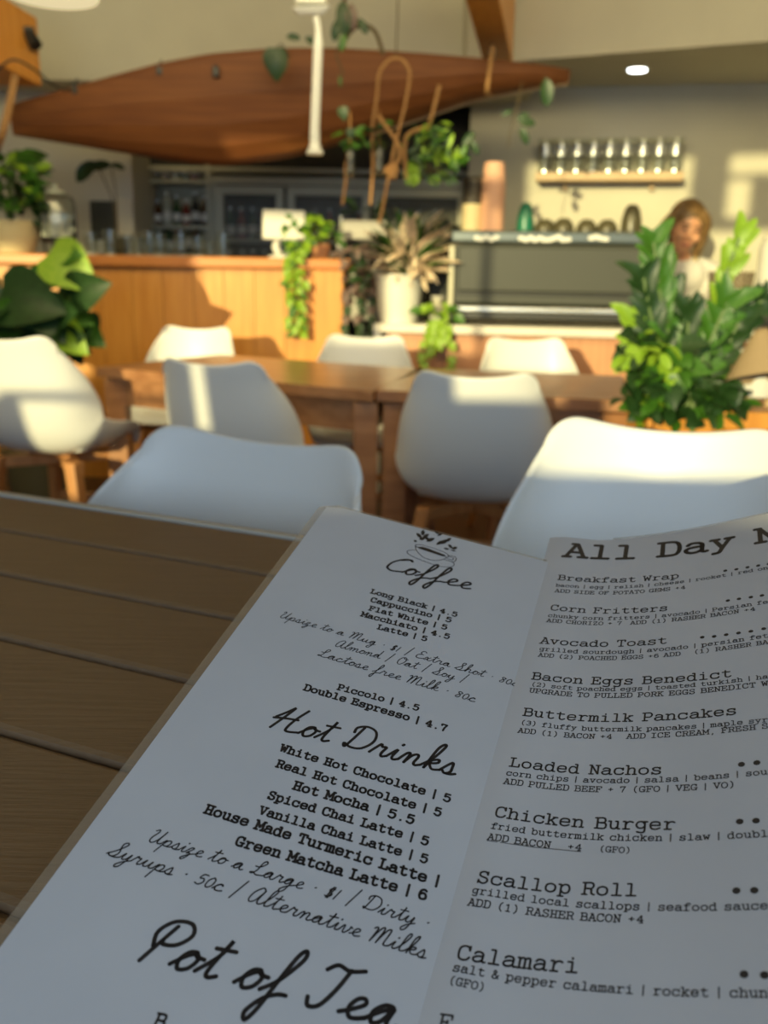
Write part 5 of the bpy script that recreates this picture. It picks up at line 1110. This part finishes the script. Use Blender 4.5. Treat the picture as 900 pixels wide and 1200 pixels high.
# ================================================================ WOMAN
wy = 5.03
hc = at(803, 268, wy); S_ = 1.12
t = thing('person', 'person with long blonde hair and a white shirt looking down behind the coffee machine', 'person', (hc.x, wy + .08, 0))
def body_parts(mb_skin, mb_shirt, mb_pants):
    hx, hy, hz = hc
    tilt = Matrix.Rotation(math.radians(16), 3, 'X') @ Matrix.Rotation(math.radians(10), 3, 'Y')
    H_ = lambda x, y, z: hc + tilt @ V((x * S_, y * S_, z * S_))
    mb_skin.ball(H_(0, 0, 0.02), (.073 * S_, .088 * S_, .098 * S_), 20, 14, tilt)
    mb_skin.ball(H_(0, -.022, -.045), (.054 * S_, .060 * S_, .062 * S_), 18, 12, tilt)    # jaw
    mb_skin.ball(H_(0, -.062, -.088), .018 * S_)                                            # chin
    mb_skin.tube([H_(0, -.080, .022), H_(0, -.100, -.018), H_(0, -.088, -.028)], [.008 * S_, .014 * S_, .010 * S_], 8)  # nose
    for s in (-1, 1):
        mb_skin.ball(H_(s * .076, .008, -.005), (.012 * S_, .02 * S_, .03 * S_)); mb_skin.ball(H_(s * .036, -.066, -.020), .024 * S_)
    neck0 = H_(0, .02, -.06); chest = V((hx + .03, hy + .08, hz - .215))
    mb_skin.tube([neck0, neck0.lerp(chest, .55), chest + V((0, 0, .03))], [.052, .050, .06], 14)
    sh_l, sh_r = chest + V((-.155, .01, .02)), chest + V((.165, .03, .0)); pelvis = V((hx + .06, hy + .24, .93))
    el_l, el_r = sh_l + V((-.05, -.08, -.25)), sh_r + V((.04, -.10, -.25)); wr_l, wr_r = el_l + V((.05, -.22, -.02)), el_r + V((-.10, -.20, -.03))
    for sh_, el, wr, s in ((sh_l, el_l, wr_l, -1), (sh_r, el_r, wr_r, 1)):
        mb_skin.tube([sh_, sh_.lerp(el, .5), el, el.lerp(wr, .4), wr], [.042, .040, .034, .032, .022], 12)
        palm = wr + V((.0, -.05, -.015)); mb_skin.ball(palm, (.036, .046, .016))
        for k_, (fx_, ln) in enumerate(((-.027, .062), (-.009, .072), (.009, .068), (.026, .054))):
            f0_ = palm + V((fx_, -.035, 0)); mb_skin.tube([f0_, f0_ + V((0, -ln * .55, -.008)), f0_ + V((0, -ln * .9, -.028))], [.0095, .009, .008], 8)
        th_ = palm + V((-s * .030, .0, 0)); mb_skin.tube([th_, th_ + V((-s * .022, -.03, -.008)), th_ + V((-s * .022, -.052, -.018))], [.012, .010, .009], 8)
        mb_shirt.tube([chest + (sh_ - chest) * .6 + V((0, 0, .012)), sh_ + V((0, 0, .0)), sh_.lerp(el, .5), el.lerp(sh_, .1)], [.065, .062, .057, .056], 14)
    # torso under the shirt
    mb_skin.tube([chest + V((0, 0, .0)), chest.lerp(pelvis, .5), pelvis], [.10, .095, .11], 16)
    for s in (-1, 1):
        hp = pelvis + V((s * .085, 0, -.03)); kn = hp + V((s * .01, -.03, -.42)); an = V((kn.x, kn.y + .03, .07))
        mb_skin.tube([hp, kn, an], [.08, .05, .035], 12); mb_skin.tube([an, an + V((0, -.14, -.03))], [.035, .03], 10)
        mb_pants.tube([hp + V((0, 0, .05)), kn, an + V((0, 0, .03))], [.102, .068, .058], 14)
    for f, r in ((0.0, .125), (.15, .14), (.35, .135), (.55, .125), (.8, .135), (1.0, .14)):
        q = chest.lerp(pelvis, f); mb_shirt.ball(q + V((0, 0, -.02 if f == 0 else 0)), (r * 1.1, r * .75, .10))
    mb_shirt.tube([sh_l + V((0, 0, .0)), chest + V((0, .02, .02)), sh_r], [.06, .075, .06], 14)
    mb_pants.ball(pelvis + V((0, 0, -.02)), (.165, .12, .12))
    return H_, tilt, chest
sk, shm, pn = MB(), MB(), MB()
H_, tilt, chest = body_parts(sk, shm, pn)
def remeshed(mb, name, m, vox, parent):
    o = mb.build(name, m, parent); r = o.modifiers.new('remesh', 'REMESH'); r.mode = 'VOXEL'; r.voxel_size = vox; r.use_smooth_shade = True
    s = o.modifiers.new('smooth', 'SMOOTH'); s.iterations = 3; s.factor = .5; return o
bodyo = remeshed(sk, 'body', M['skin'], .007, t)
remeshed(shm, 'shirt', M['shirt'], .012, t)['label'] = 'white shirt'
remeshed(pn, 'trousers', M['trousers'], .014, t)
for s in (-1, 1):
    MB().ball(H_(s * .030, -.082, .012), (.011, .006, .006), 10, 6).build('eye', M['eye'], t, smooth=True)
    MB().tube([H_(s * .014, -.088, .030), H_(s * .032, -.086, .036), H_(s * .050, -.074, .028)], .004, 6).build('eyebrow', M['hair'], t)
MB().tube([H_(-.024, -.078, -.058), H_(0, -.090, -.056), H_(.024, -.078, -.058)], [.004, .0075, .004], 8).build('mouth', M['lips'], t, smooth=True)
hm = MB()
hm.ball(H_(0, .018, .045), (.088 * S_, .098 * S_, .092 * S_), 20, 14, tilt); hm.ball(H_(0, .06, 0), (.085 * S_, .07 * S_, .10 * S_), 18, 12, tilt)
for s in (-1, 1):
    hm.tube(spline([H_(s * .04, -.045, .098), H_(s * .080, -.030, .05), H_(s * .090, -.01, -.02), H_(s * .086, 0, -.10) + V((0, 0, -.02))], 4), [.02, .022, .024, .026, .027, .028, .028, .028, .028, .028, .026, .024, .02], 10)
ho = remeshed(hm, 'hair', M['hair'], .009, t)
ss = MB()
for s, n_ in ((1, 9), (-1, 5)):
    for k_ in range(n_):
        x = s * (.074 + .005 * k_); yb = -.022 + .012 * k_
        ss.tube(spline([H_(x * .8, yb, .06), H_(x * 1.2, yb, -.02), H_(x * 1.25, yb + .01, -.11), H_(x * 1.1, yb + .0, -.20) + V((.01 * s, 0, -.06))], 4), [.010, .011, .012, .012, .012, .012, .012, .011, .010, .009, .008, .006, .004], 6)
ss.build('hair_strands', M['hair2'], t, smooth=True)['label'] = 'sunlit blonde lengths'
print('objects', len(bpy.data.objects))
